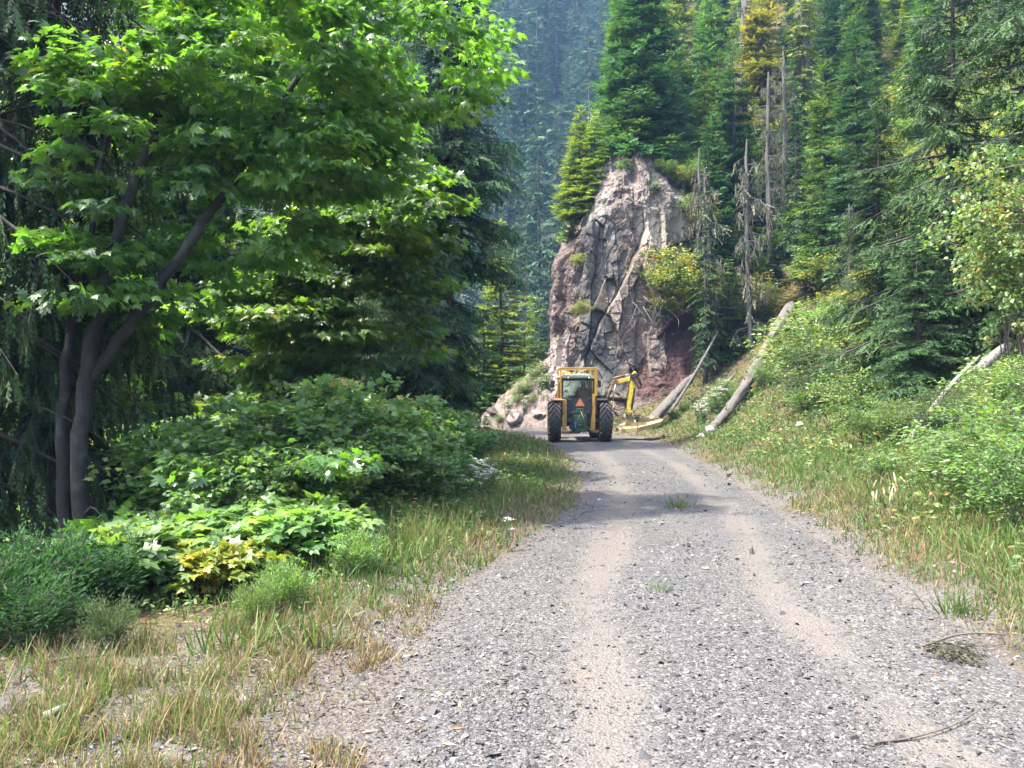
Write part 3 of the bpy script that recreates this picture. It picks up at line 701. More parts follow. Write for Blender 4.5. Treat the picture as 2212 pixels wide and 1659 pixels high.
DOUG.append(make_conifer(R_(69), 13, 1.75, n_br=250, twigs=24, tl=.24, sub=12, sublen=.24, tmpl=T_TWIG4, shape=.42, wide=.36, el0=.2, el1=-.45, droop=.45, upturn=.28, ragged=.35, roll=.5, trunk_r=.13, clear=.10, hang=.4, skirt=.30))
HANG = [make_conifer(R_(70 + i), 15, 2.6, n_br=150, twigs=24, tl=.3, sub=12, sublen=.3, tmpl=T_TWIG4, shape=.5, wide=.3, el0=.1, el1=-.45, droop=.35, upturn=.05, ragged=.5, roll=.8, trunk_r=.16, clear=cl, hang=1.6, dead=45)
        for i, cl in enumerate((.05, .16))]

def conifer(proto, H0, px, Y, top, label, mat=M_FIR, group=None, name='fir_tree', cat='fir tree', bark=M_BARK, H=None, fat=1.0, x=None, sink=.1, tilt=None, foot=None):
    x = X(px, Y) if x is None else x; z = (gz(x, Y) if foot is None else Zp(foot, Y)) - sink
    h = (Zp(top, Y) - z) if H is None else H
    s = h / H0
    return put(name, [('trunk', proto[0], bark), ('needles', proto[1], mat)], (x, Y, z), random.uniform(0, 6.28), (s * fat, s * fat, s), label, cat, group, tilt)

# the cliff top
conifer(FIR[0], 8, 1388, 38.6, 48, 'layered green fir standing in the middle of the cliff top', M_FIR, fat=1.3, foot=385)
conifer(FIR[2], 8, 1336, 39.5, -10, 'tall narrow fir rising just left of the layered fir on the cliff', M_FIR, fat=1.1)
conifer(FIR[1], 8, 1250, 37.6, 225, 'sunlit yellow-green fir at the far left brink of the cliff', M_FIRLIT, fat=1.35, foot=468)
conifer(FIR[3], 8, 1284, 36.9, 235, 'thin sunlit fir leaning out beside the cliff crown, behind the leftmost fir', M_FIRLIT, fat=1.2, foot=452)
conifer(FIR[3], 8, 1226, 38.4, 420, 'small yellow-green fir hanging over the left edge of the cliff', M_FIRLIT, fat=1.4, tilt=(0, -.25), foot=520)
conifer(OLD[0], 12, 1376, 46, -260, 'tall ragged conifer behind the layered fir on the cliff', M_FIR)
conifer(OLD[1], 12, 1424, 45, -240, 'tall yellowish conifer with a dark bare trunk above the cliff', M_FIRLIT)
conifer(FIR[1], 8, 1474, 41, 95, 'pointed mid-green fir right of the layered fir on the cliff', M_FIR, fat=1.1)
conifer(FIR[0], 8, 1515, 45, 75, 'broad bluish fir uphill of the cliff top', M_FIRBLUE, fat=.95)
conifer(FIR[2], 8, 1556, 44, 105, 'slim green fir between the bluish fir and the grey snag', M_FIR)
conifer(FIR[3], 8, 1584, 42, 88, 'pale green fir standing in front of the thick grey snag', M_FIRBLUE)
conifer(FIR[2], 8, 1645, 46, -60, 'yellowed dying fir glowing golden on the upper hillside', M_YELFIR, fat=1.2)
conifer(FIR[1], 8, 1538, 37, 245, 'bright green young fir at the right end of the cliff top', M_FIRBLUE, fat=1.1)
conifer(FIR[2], 8, 1448, 39.3, 280, 'little dark fir growing low on the right shoulder of the cliff', M_FIRDARK, fat=1.5)
conifer(FIR[3], 8, 1418, 38.6, 290, 'stunted fir with pale bare stems above the rock crown', M_FIRLIT, fat=1.0)
# the right-hand hillside
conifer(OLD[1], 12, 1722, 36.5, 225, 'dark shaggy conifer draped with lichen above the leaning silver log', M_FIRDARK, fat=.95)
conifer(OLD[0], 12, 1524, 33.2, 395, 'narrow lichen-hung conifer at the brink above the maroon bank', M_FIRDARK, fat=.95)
conifer(FIR[0], 8, 1585, 37, 590, 'young dark-green fir at the head of the fallen log', M_FIRBLUE, fat=1.2)
conifer(FIR[1], 8, 1672, 36.5, 500, 'bushy dark fir just above the silver end of the log', M_FIRDARK, fat=1.2)
conifer(FIR[3], 8, 1575, 34, 560, 'small fir between the yellow bushes and the dark shaggy conifer', M_FIR, fat=1.2)
conifer(FIR[2], 8, 1780, 34, 130, 'slender green fir in front of the tall lichen snag', M_FIR)
conifer(FIR[1], 8, 1860, 32, 40, 'pale feathery fir left of the big dark fir', M_FIRBLUE)
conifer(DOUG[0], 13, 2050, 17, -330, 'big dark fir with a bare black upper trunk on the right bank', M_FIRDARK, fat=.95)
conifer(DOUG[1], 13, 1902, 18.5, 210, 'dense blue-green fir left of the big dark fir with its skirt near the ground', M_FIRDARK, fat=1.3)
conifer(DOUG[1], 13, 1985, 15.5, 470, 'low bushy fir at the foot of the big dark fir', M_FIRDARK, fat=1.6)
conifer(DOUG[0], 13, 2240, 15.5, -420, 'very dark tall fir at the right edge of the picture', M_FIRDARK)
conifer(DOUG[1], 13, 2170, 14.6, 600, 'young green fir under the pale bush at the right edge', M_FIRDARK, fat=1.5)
# hillside forest filling the slope above
hr = R_(5); spots = []
for _ in range(3000):
    Y = hr.uniform(39, 92); px = hr.uniform(1330, 2330); x = X(px, Y)
    if x < .1 * Y or gz(x, Y) < 8: continue
    if any((x - a) ** 2 + (Y - b) ** 2 < 2.9 ** 2 for a, b in spots): continue
    spots.append((x, Y))
    if len(spots) >= 125: break
for k, (x, Y) in enumerate(spots):
    pr, h0 = [(FIR[k % 4], 8), (OLD[k % 2], 12), (FIR[(k + 1) % 4], 8)][k % 3]
    conifer(pr, h0, 0, Y, 0, 'green conifer in the forest filling the upper right hillside', [M_FIR, M_FIRDARK, M_FIRBLUE, M_FIR, M_FIRLIT][k % 5], 'conifers crowding the upper right hillside', H=hr.uniform(6, 15), x=x, fat=hr.uniform(.75, 1.1))
# left side
conifer(HANG[0], 15, -130, 9.2, 0, 'near dark conifer with weeping foliage at the left edge', M_HEM, name='hemlock_tree', cat='conifer', H=14)
conifer(HANG[1], 15, 118, 10.2, 0, 'dark weeping conifer whose trunk stands beside the maple trunk', M_HEM, name='hemlock_tree', cat='conifer', H=15, fat=.72)
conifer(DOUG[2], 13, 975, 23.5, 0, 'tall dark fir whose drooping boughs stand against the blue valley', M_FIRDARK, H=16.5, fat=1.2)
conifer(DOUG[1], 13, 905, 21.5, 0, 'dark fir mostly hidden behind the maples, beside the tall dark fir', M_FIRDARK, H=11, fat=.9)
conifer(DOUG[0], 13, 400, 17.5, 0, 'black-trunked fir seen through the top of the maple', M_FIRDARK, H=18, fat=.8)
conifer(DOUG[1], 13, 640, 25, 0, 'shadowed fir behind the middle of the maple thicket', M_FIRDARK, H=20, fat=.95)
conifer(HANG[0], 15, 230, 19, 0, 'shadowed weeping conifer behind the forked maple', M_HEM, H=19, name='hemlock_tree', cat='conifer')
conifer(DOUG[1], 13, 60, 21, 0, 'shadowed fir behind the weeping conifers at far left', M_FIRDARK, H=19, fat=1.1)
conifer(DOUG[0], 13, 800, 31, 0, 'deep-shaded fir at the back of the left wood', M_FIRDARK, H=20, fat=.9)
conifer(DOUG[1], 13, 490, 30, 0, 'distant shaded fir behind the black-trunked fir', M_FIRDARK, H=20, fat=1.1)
conifer(FIR[1], 8, 1086, 41, 478, 'sunlit light green young fir beyond the road bend', M_FIRLIT, fat=1.0)
conifer(FIR[3], 8, 1132, 46, 640, 'smaller light green fir right of the sunlit young fir', M_FIRLIT, fat=1.1)
conifer(FIR[0], 8, 1046, 38, 640, 'light green fir peeping out left of the sunlit young fir', M_FIR, fat=1.1)
conifer(FIR[1], 8, 1150, 52, 640, 'slim young fir at the brink behind the rubble slope', M_FIR, fat=.9)
# forest across the valley
def far_z(x, y): return float(far_h(np.array([x]), np.array([y]))[0])
fr = R_(8); fs = []
def far_try(n, p0, p1, y0, y1, gap):
    c = 0
    for _ in range(9000):
        u = fr.random(); Y = y0 + (y1 - y0) * u; px = fr.uniform(p0, p1); x = X(px, Y)
        if any((x - a) ** 2 + (Y - b) ** 2 < gap ** 2 for a, b in fs): continue
        fs.append((x, Y)); c += 1
        if c >= n: break
far_try(150, 1040, 1400, 84, 235, 2.9); far_try(50, 860, 1060, 84, 200, 3.5); far_try(65, -250, 880, 90, 235, 7.5)
for k, (x, Y) in enumerate(fs):
    pr = SPIRE[k % 4]; h = fr.choice([fr.uniform(12, 20), fr.uniform(20, 28), fr.uniform(28, 38)]); s = h / 30
    put('distant_conifer', [('trunk', pr[0], M_SNAG if k % 4 == 1 else M_BARK), ('needles', pr[1], M_FARNEEDLE)], (x, Y, far_z(x, Y) - .5), fr.uniform(0, 6.28), (s * fr.uniform(.75, 1.3),) * 2 + (s,),
        'bluish spire-topped conifer on the hazy mountainside across the valley', 'conifer', 'conifers on the far mountainside')
for k, (px, Y, top, bot) in enumerate([(1166, 92, 180, 0), (1206, 100, 225, 0), (1186, 88, 560, 0), (1140, 86, 470, 0)]):
    x = X(px, Y); z = far_z(x, Y) - .5; pr = SPIRE[k % 4]; h = Zp(top, Y) - z
    put('distant_conifer', [('trunk', pr[0], M_BARK), ('needles', pr[1], M_FARNEEDLE)], (x, Y, z), k * 1.3, (h / 30 * .8, h / 30 * .8, h / 30),
        ['tallest blue-grey spire in the middle of the valley gap', 'ragged blue-grey spire just left of the cliff', 'short blue spire low in the gap beside the cliff', 'short blue spire low in the gap beside the dark fir'][k], 'conifer')

# ---------------------------------------------------------------- dead trees
SN = [make_snag(R_(80), 11, .24, 70, .8, .0, 7), make_snag(R_(81), 10, .13, 110, .8, .0, 8, .5), make_snag(R_(82), 7, .07, 70, .5, .12, 10, .5)]
def snag(k, H0, px, Y, top, label, H=None, fat=1.0, tilt=None, mat=M_SNAG, sink=.2):
    x = X(px, Y); z = gz(x, Y) - sink; h = H if H else Zp(top, Y) - z; s = h / H0
    parts = [('trunk', SN[k][0], mat)] + ([('lichen', SN[k][1], M_LICHEN)] if SN[k][1] else [])
    return put('dead_snag', parts, (x, Y, z), random.uniform(0, 6.28), (s * fat, s * fat, s), label, 'dead tree', None, tilt)
snag(0, 11, 1606, 47, -150, 'thick grey dead trunk left of the yellowed fir')
snag(0, 11, 1728, 46, -160, 'broad weathered grey trunk right of the yellowed fir', fat=1.2)
snag(0, 11, 1745, 47, -120, 'thinner grey trunk pressed against the broad weathered one', fat=.8)
snag(1, 10, 1664, 38, 150, 'shaggy lichen-covered snag below the yellowed fir', fat=1.05)
snag(1, 10, 1690, 39, 110, 'second shaggy snag touching the lichen-covered one')
snag(1, 10, 1846, 33, 135, 'broken-topped pale snag with peeling bark left of the pale feathery fir', fat=1.0)
snag(1, 10, 1832, 30, 440, 'short pale stump trunk low among the firs', fat=1.2)
snag(2, 7, 1622, 33.5, 300, 'thin leaning dead pole over the yellow bushes', tilt=(0, -.16), fat=1.2)
snag(2, 7, 1556, 34, 350, 'thinner leaning dead pole nearer the cliff', tilt=(0, -.24), fat=1.1)
snag(2, 7, 1508, 35.5, 330, 'dead lichen-hung stem beside the cream rock face', tilt=(0, -.06))
snag(2, 7, 1480, 37, 320, 'bare twiggy dead sapling on the right shoulder of the cliff')

# ---------------------------------------------------------------- big maples and the left thicket
def P(px, py, Y): return (X(px, Y), Y, Zp(py, Y))
def maple(seed, stems, blobs, n_cl, label, leaves=58, size=.138, clump=.5, tint=(0, 1)):
    x0 = np.array(stems[0][0][0]); st = [([tuple(np.array(p) - x0) for p in pts], a, b_) for pts, a, b_ in stems]
    bl = [(tuple(np.array(c) - x0), q, w) for c, q, w in blobs]
    t, c = make_broadleaf(R_(seed), st, bl, n_cl, leaves, size, T_MAPLE, clump, .20, .011, tint, .55, .3)
    put('bigleaf_maple', [('trunk', t, M_MBARK), ('crown', c, M_MAPLE)], tuple(x0), 0, 1.0, label, 'maple tree')
b0 = P(172, 1250, 9.0); b0 = (b0[0], b0[1], gz(b0[0], b0[1]) - .15)
fork = P(186, 830, 9.1)
maple(100, [([b0, P(172, 1040, 9.0), fork, P(215, 650, 9.2), P(245, 535, 9.3), P(340, 250, 10), P(372, 110, 10.3), P(405, -60, 10.6), P(420, -200, 11)], .105, .028),
            ([(b0[0] - .17, b0[1] + .1, b0[2]), P(136, 1040, 9.15), P(140, 830, 9.25), P(163, 640, 9.4), P(205, 420, 9.8), P(250, 200, 10)], .085, .025),
            ([fork, P(285, 700, 9.4), P(395, 545, 9.7), P(470, 430, 9.9), P(525, 360, 10), P(590, 250, 10.2), P(690, 90, 10.5), P(800, -60, 10.8)], .08, .028)],
      [(P(560, 160, 10.3), (1.9, 1.7, 1.6), 5), (P(860, 110, 11), (1.45, 1.5, 1.1), 2.3), (P(300, 330, 9.6), (1.0, 1.3, 1.5), 2.4), (P(640, 330, 10.6), (1.5, 1.4, .8), 2), (P(520, -150, 10.8), (2.2, 1.6, 1.0), 1.4),
       (P(540, 500, 10.6), (1.3, 1.0, .5), 1), (P(150, 590, 8.8), (.8, .6, .5), .5), (P(340, 640, 10.4), (1.1, .8, .9), 1.1), (P(250, 830, 10.6), (.9, .7, .6), .5), (P(560, 1000, 8.6), (1.0, .5, .3), .2), (P(300, 1120, 8.5), (.6, .4, .3), .12)], 300,
      'large forked bigleaf maple leaning over the left verge')
b1 = P(757, 900, 15); b1 = (b1[0], b1[1], gz(b1[0], b1[1]) - .15)
maple(101, [([b1, P(757, 760, 15), P(766, 560, 15.1), P(790, 400, 15.2), P(800, 150, 15.4)], .075, .02)],
      [(P(760, 640, 15), (2.1, 1.6, 1.9), 3), (P(830, 480, 15), (1.6, 1.4, 1.3), 2), (P(600, 700, 14), (1.3, 1.2, 1.2), 1.5)], 235,
      'slender shaded maple between the forked maple and the dark fir', size=.165)
b2 = P(420, 900, 19); b2 = (b2[0], b2[1], gz(b2[0], b2[1]) - .15)
maple(102, [([b2, P(430, 700, 19), P(460, 400, 19), P(500, 100, 19)], .12, .03)],
      [(P(450, 520, 18.5), (3.4, 2, 2.6), 3), (P(250, 300, 18), (2.6, 2, 2.6), 2), (P(640, 250, 19), (2.6, 2, 2.6), 2)], 220, 'background maple filling the shade behind the forked maple', size=.25, clump=.7)
b3 = P(-60, 980, 15); b3 = (b3[0], b3[1], gz(b3[0], b3[1]) - .15)
maple(103, [([b3, P(-40, 800, 15), P(20, 600, 15)], .08, .02)], [(P(40, 1010, 15), (1.9, 1.4, .9), 2), (P(160, 640, 15), (1.6, 1.4, 1.5), 1.2)], 110, 'low sunlit maple glimpsed behind the weeping conifers', size=.22, tint=(.3, 1))

VINE = [make_shrub(R_(120 + i), 2.0, 1.05, 20, 22, 9, .088, T_LOBED, .20, (0, .95), .5, .6, .25, .35) for i in range(3)]
def shrub(protos, H0, px, Y, H, label, mat, group=None, name='vine_maple_bush', cat='bush', fat=1.0, x=None, sink=.04):
    x = X(px, Y) if x is None else x; pr = protos[shrub.k % len(protos)]; shrub.k += 1; s = H / H0
    return put(name, [('stems', pr[0], M_TWIG), ('leaves', pr[1], mat)], (x, Y, gz(x, Y) - sink), random.uniform(0, 6.28), (s * fat, s * fat, s), label, cat, group)
shrub.k = 0
g = 'bushes of the thicket left of the road'; lb = 'green leafy bush in the shady thicket between the maple trunk and the road'
for px, Y, H in [(640, 10.6, 2.1), (540, 9.8, 1.9), (430, 9.8, 1.9), (880, 12.6, 1.7), (950, 14.2, 1.5), (700, 9.4, 1.2), (590, 8.8, 1.1), (480, 8.7, 1.2), (820, 10.6, 1.2), (420, 8.6, .8),
                 (270, 11, 2.0), (560, 12.2, 2.6), (440, 13, 2.8), (700, 12.6, 2.5), (310, 14, 2.8), (905, 10.6, .95), (985, 16.5, 1.3), (920, 18.5, 1.9), (850, 16, 1.9), (300, 12.6, 3.2), (395, 13.5, 3.4), (215, 13, 2.6), (520, 14.5, 3.4), (1010, 20, 1.2), (970, 12, .75)]:
    shrub(VINE, 2.0, px, Y, H, lb, M_SHRUB, g, fat=1.15)
shrub(VINE, 2.0, 775, 11.4, 2.15, 'bright yellow-topped bush at the sunny edge of the left thicket', M_PALELEAF)
shrub(VINE, 2.0, 975, 25, 1.1, 'small bush at the foot of the tall dark fir by the road bend', M_SHRUB)
shrub(VINE, 2.0, 1000, 32.5, .9, 'light bush leaning over the far side of the road bend', M_PALELEAF)
THIM = [make_shrub(R_(130 + i), .62, .55, 17, 6, 4, .155, T_LOBED, .10, (.25, .9), .5, .35, .15, .5, .3, .004) for i in range(3)]
tr = R_(14)
for k in range(30):
    px = tr.uniform(225, 730); Y = np.interp(px, [225, 450, 730], [6.6, 7.0, 7.8]) + tr.uniform(-.45, .8)
    shrub(THIM, .62, px, Y, tr.uniform(.36, .58), 'broad-leaved thimbleberry plant in the low patch under the maple', M_SHRUB, 'thimbleberry plants under the maple', 'thimbleberry_plant', 'plant')
for k, (px, Y) in enumerate([(445, 6.3), (500, 6.5), (560, 6.7), (380, 6.6)]):
    shrub(THIM, .62, px, Y, .42, ['thimbleberry with yellow leaves nearest the dry grass', 'yellowing thimbleberry in the middle of the patch front', 'yellowing thimbleberry at the right of the patch front', 'yellow-leaved thimbleberry at the left of the patch front'][k], M_YELLOWLEAF, None, 'thimbleberry_plant', 'plant', .8)
WIL = [make_shrub(R_(140 + i), .85, .5, 26, 16, 9, .075, T_LANCE, .12, (0, 1), 1.0, .9, -.5, .25, .35, .004) for i in range(2)]
for k, (px, Y, H) in enumerate([(20, 5.5, .72), (105, 5.6, .68), (185, 5.9, .62), (-40, 5.0, .6), (60, 4.9, .5), (235, 6.2, .5)]):
    shrub(WIL, .85, px, Y, H, 'dark fine-leaved willow bush at the lower left', M_DARKLEAF, 'dark willow bushes at the lower left', 'willow_bush', 'bush', 1.1)
shrub(WIL, .85, 235, 4.9, .38, 'pale willow sprig at the right foot of the dark willow bushes', M_GREYLEAF, None, 'willow_bush', 'bush', .7)
shrub(WIL, .85, 610, 5.9, .42, 'bright upright leafy weed among the dry grass by the road edge', M_SHRUB, None, 'leafy_weed', 'plant', .8)
shrub(WIL, .85, 560, 5.6, .36, 'shorter leafy weed left of the bright upright weed', M_SHRUB, None, 'leafy_weed', 'plant', .7)
shrub(WIL, .85, 770, 6.9, .45, 'leafy weed clump where the gravel cuts into the left verge', M_SHRUB, None, 'leafy_weed', 'plant', .9)

# ---------------------------------------------------------------- right bank
g = 'leafy bushes on the right bank'
BUSH = [make_shrub(R_(150 + i), 1.6, .95, 18, 20, 9, .075, T_OVATE, .20, (0, .95), .55, .6, .2, .3) for i in range(3)]
FINE = [make_shrub(R_(155 + i), 1.6, .9, 22, 26, 9, .06, T_OVATE, .2, (0, 1), .6, .8, .1, .25) for i in range(2)]
for px, Y, H, m, lab in [(2150, 8.6, 1.35, M_SHRUB, 'big green bush at the right edge of the frame, halfway up'), (2215, 7.4, 1.0, M_SHRUB, 'green bush low at the right edge above the grass'), (2100, 9.6, .95, M_SHRUB, 'dark-hearted bush left of the big green bush'),
                         (2215, 10.5, 1.2, M_PALELEAF, 'light green bush above the big green bush at the right edge'), (2040, 10.6, .7, M_SHRUB, 'low bush on the bank below the thin log'),
                         (1870, 14.5, .9, M_SHRUB, 'leafy bush under the skirt of the dense blue-green fir'), (1935, 13.6, .9, M_SHRUB, 'green bush under the low bushy fir'), (1830, 17, 1.3, M_PALELEAF, 'bright green bush left of the dense blue-green fir'),
                         (1755, 21, 1.8, M_GREYLEAF, 'grey-green twiggy willow right of the fallen log'), (1790, 19.5, 1.3, M_GREYLEAF, 'smaller grey-green willow in front of the twiggy willow'), (1725, 25.5, 1.5, M_PALELEAF, 'lime-green bush beside the upper end of the fallen log'),
                         (1742, 20.5, .9, M_SHRUB, 'small bright bush in the grass below the willows'), (2030, 12.4, .9, M_GREYLEAF, 'silvery bush in the shade under the big dark fir'), (1655, 28.3, 1.1, M_SHRUB, 'green bush growing over the middle of the fallen log'), (1905, 11.8, .55, M_SHRUB, 'broad-leaved plant on the verge right of the road')]:
    shrub(FINE if m is M_GREYLEAF else BUSH, 1.6, px, Y, H, lab, m, None, 'bank_bush', 'bush', 1.1)
TALL = [make_shrub(R_(160), 4.4, 1.7, 20, 26, 16, .095, T_LOBED, .30, (0, 1), .5, .6, .3, .5, .1, .012)]
shrub(TALL, 4.4, 2205, 11.8, 4.3, 'tall pale bush with yellow and rusty leaves at the right edge', M_PALELEAF, None, 'vine_maple_bush', 'bush', .62)
YB = [make_shrub(R_(165 + i), 2.2, 1.3, 20, 20, 10, .11, T_OVATE, .28, (0, 1), .6, .7, .2, .3) for i in range(2)]
for px, Y, H, lab in [(1425, 34.9, 2.5, 'yellow bush hanging beside the cream rock face'), (1470, 34.6, 3.0, 'big yellow and green bush above the maroon bank'), (1515, 34.6, 2.4, 'yellow bush right of the big one above the bank'), (1445, 34.3, 1.6, 'small yellow bush trailing over the lip of the bank')]:
    x = X(px, Y); pr = YB[0]; s = H / 2.2
    zb = {1425: 6.0, 1470: 5.3, 1515: 5.2, 1445: 5.0}[px]
    put('autumn_bush', [('stems', pr[0], M_TWIG), ('leaves', pr[1], M_YELLOWLEAF)], (x, Y + .3, zb - .25), px, (s, s, s), lab, 'bush')
for px, py, Y, H, mt, lab in [(1492, 470, 36.2, 1.5, M_PALELEAF, 'light bush on the right shoulder of the cliff above the yellow bushes'), (1505, 400, 37.0, 1.7, M_SHRUB, 'green bush at the top right corner of the cliff'), (1520, 500, 36.0, 1.8, M_YELLOWLEAF, 'golden bush between the cliff shoulder and the lichen-hung conifer'),
                        (1478, 395, 36.6, 1.0, M_YELLOWLEAF, 'small golden bush clinging to the upper right edge of the cliff'), (1350, 372, 36.5, .8, M_SHRUB, 'low green bush on the left part of the cliff crown'), (1440, 378, 36.6, 1.0, M_SHRUB, 'low green bush on the right part of the cliff crown')]:
    s = H / 2.2; put('cliff_bush', [('stems', YB[1][0], M_TWIG), ('leaves', YB[1][1], mt)], (X(px, Y), Y, Zp(py, Y) - .2 * H), px, (s, s, s), lab, 'bush')
hr = R_(6); pts = []
for _ in range(4000):
    Y = hr.uniform(22, 52); px = hr.uniform(1440, 2250); x = X(px, Y); s_, w_ = road_dist(np.array([x]), np.array([Y]))
    if s_[0] - w_[0] < 3.2 or (px < 1560 and Y < 37.5) or (Y < 30 and px < 1690) or (1480 < px < 1745 and Y < 34.8): continue
    if any((x - a) ** 2 + (Y - b) ** 2 < 1.45 ** 2 for a, b in pts): continue
    pts.append((x, Y))
    if len(pts) >= 150: break
for k, (x, Y) in enumerate(pts):
    m, lab, gr = [(M_YELLOWLEAF, 'yellowing bush among the firs on the right hillside', 'yellowing bushes on the hillside'), (M_PALELEAF, 'light green bush among the firs on the right hillside', 'light green bushes on the hillside'),
                  (M_SHRUB, 'mid-green bush among the firs on the right hillside', 'mid-green bushes on the hillside')][int(hr.choice([0, 1, 2], p=[.36, .34, .3]))]
    shrub(YB, 2.2, 0, Y, hr.uniform(1.1, 2.6), lab, m, gr, 'hillside_bush', 'bush', 1.15, x=x)
# plants clinging to the cliff and on the rubble
def cling(px, py, Y, H, proto, H0, mat, lab, name='cliff_plant', tl=None, part=('stems', 'leaves')):
    s = H / H0; put(name, [(part[0], proto[0], M_TWIG), (part[1], proto[1], mat)], (X(px, Y), Y, Zp(py, Y)), px, (s, s, s), lab, 'plant', None, tl)
cling(1250, 580, 34.5, .7, YB[1], 2.2, M_YELLOWLEAF, 'yellow tuft growing out of the grey rock face')
cling(1258, 690, 34.3, .9, YB[0], 2.2, M_YELLOWLEAF, 'straggling yellow plant low on the grey rock face')
cling(1410, 425, 35.9, .9, BUSH[0], 1.6, M_DARKLEAF, 'dark green bough hanging across the cream rock')
for k, (px, Y, H) in enumerate([(1135, 36.4, 1.0), (1160, 36.8, .9), (1120, 36.2, .7), (1150, 35.8, .6), (1178, 36.2, .7), (1080, 35.9, .5), (1098, 36.3, .5)]):
    shrub(FINE, 1.6, px, Y, H, 'pale flowering shrub on the sunlit rubble slope', M_PALELEAF, 'pale shrubs on the rubble slope', 'rubble_shrub', 'bush', 1.1)
for k, (px, Y, H) in enumerate([(1545, 29.3, .8), (1565, 30, .9), (1455, 31.2, .6), (1480, 31.4, .5), (1600, 28.6, .7), (1420, 31.2, .5)]):
    shrub(FINE, 1.6, px, Y, H, ['bushy green weed left of the fallen log', 'tall weed behind the bushy green weed', 'small weed at the foot of the maroon bank', 'pale weed right of the mower head', 'weed patch under the leaning silver log', 'weed clump behind the mower head'][k], M_SHRUB, None, 'bank_weed', 'plant', 1.1)
# ---------------------------------------------------------------- verges: grass, herbs, gravel
def road_z(x, y):
    s, hw = road_dist(x, y); w = .12 * n2(x, y, .35, 2, 3)
    ru = np.clip(np.exp(-((s + .74 + w) / .26) ** 2) + np.exp(-((s - .74 + w) / .22) ** 2), 0, 1)
    e = sstep(-.5, .25, np.abs(s) - hw)
    return .012 * n2(x, y, 1.6, 3, 8) + .006 * n2(x, y, 6, 2, 12) - .02 * ru - .05 * e + .012, ru
def surf(x, y):
    s, hw = road_dist(x, y); rz, _ = road_z(x, y)
    return np.where(np.abs(s) < hw + .4, np.maximum(rz, land(x, y)), land(x, y))
def screen_scatter(r, n, y0, y1, p0=-60, p1=2280, pw=0.0):
    u = r.random(n); Y = np.exp(np.log(y0) + (np.log(y1) - np.log(y0)) * u ** (1 + pw)); px = r.uniform(p0, p1, n)
    return (px - 1106) * Y / FPX, Y
T_BLADE = (np.array([(-.5, 0, 0), (.5, 0, 0), (-.42, .4, .04), (.42, .4, .04), (-.25, .75, .14), (.25, .75, .14), (0, 1, .27)]),
           np.array([(0, 1, 3), (0, 3, 2), (2, 3, 5), (2, 5, 4), (4, 5, 6)]))
M_GRASS = leaf_mat('green_grass', [(0, (.04, .085, .022)), (.5, (.07, .13, .030)), (.85, (.11, .165, .042)), (1, (.17, .16, .065))], .35, .5, (1.4, 1.5, .8), .3)
M_DRY = leaf_mat('dry_grass', [(0, (.09, .066, .035)), (.5, (.19, .142, .072)), (.85, (.27, .212, .12)), (1, (.10, .12, .04))], .3, .6, (1.2, 1.2, 1.0), .2)
gr = R_(33)
x, y = screen_scatter(gr, 420000, 3.0, 34)
s, hw = road_dist(x, y); dR, dL = s - hw, -s - hw
nz1, nz2, nz3 = n2(x, y, .9, 3, 201), n2(x, y, 2.6, 2, 203), n2(x, y, .45, 2, 205)
nearL = 1 - sstep(5.2, 7.0, y)
dens = np.where(dL > 0, sstep(-.2, .35, dL + .4 * nz2 + .25 * sstep(6.2, 7.5, y) * (1 - sstep(10, 13, y))) * (1 - sstep(3.2, 5.5, dL)) * 1.0, 0)
dens = np.where(dR > 0, sstep(.0, .7, dR + .4 * nz2 + .12) * (1 - sstep(4.5, 8.5, dR) * .75) * .95, dens)
tuft = (n2(x, y, 5.5, 2, 207) > .0)
nl_ = nearL * (dL > 0); dens = dens * np.where(tuft, 1.0, .45 - .35 * nl_) * (1 - nl_ + nl_ * (.07 + .16 * (1 - sstep(.6, 1.6, dL)) + .62 * sstep(.0, .4, nz1 + .5 * nz2)))
keep = gr.random(len(x)) < dens * .72; x, y, dR, dL, nz1, nz3, nearL = (a[keep] for a in (x, y, dR, dL, nz1, nz3, nearL))
d_ = np.maximum(dR, dL)
pdry = np.where(dL > 0, .14 + .42 * nearL + .35 * (1 - sstep(.2, .9, d_)), .06 + .26 * (1 - sstep(7, 11, y)) + .22 * (1 - sstep(.3, 1.2, d_))) + .5 * nz3
dry = gr.random(len(x)) < np.clip(pdry, .05, .95)
z = land(x, y) - .01
hgt = gr.uniform(.06, .27, len(x)) * (.55 + .45 * sstep(.1, 1.0, d_)) * (1 + .5 * nz1) * np.where(dL > 0, 1.05 - .37 * nearL, 1.0 + .5 * n2(x, y, 1.7, 2, 241))
wid = .0035 + .0007 * y
for flag, nm, mt, lab in ((False, 'grass', M_GRASS, 'green grass along both verges of the gravel road'), (True, 'dry_grass', M_DRY, 'straw-coloured dry grass on the verges, thickest at the lower left')):
    k = dry == flag; n = k.sum(); acc = Acc()
    ln_ = gr.choice([.22, .45, 1.1], n, p=[.4, .42, .18]); d = np.stack([gr.normal(size=n) * ln_, gr.normal(size=n) * ln_, np.ones(n)], -1)
    acc.inst(*T_BLADE, np.stack([x[k], y[k], z[k]], -1), frames(d, gr.normal(size=(n, 3)) * np.array([1, 1, .1])), np.stack([wid[k] * gr.uniform(.5, 1.7, n), hgt[k], hgt[k]], -1), np.clip(gr.normal(.5, .25, n) + .5 * nz1[k], 0, 1))
    tag(link(nm, acc.mesh(nm), mt), lab, 'grass', kind='stuff')
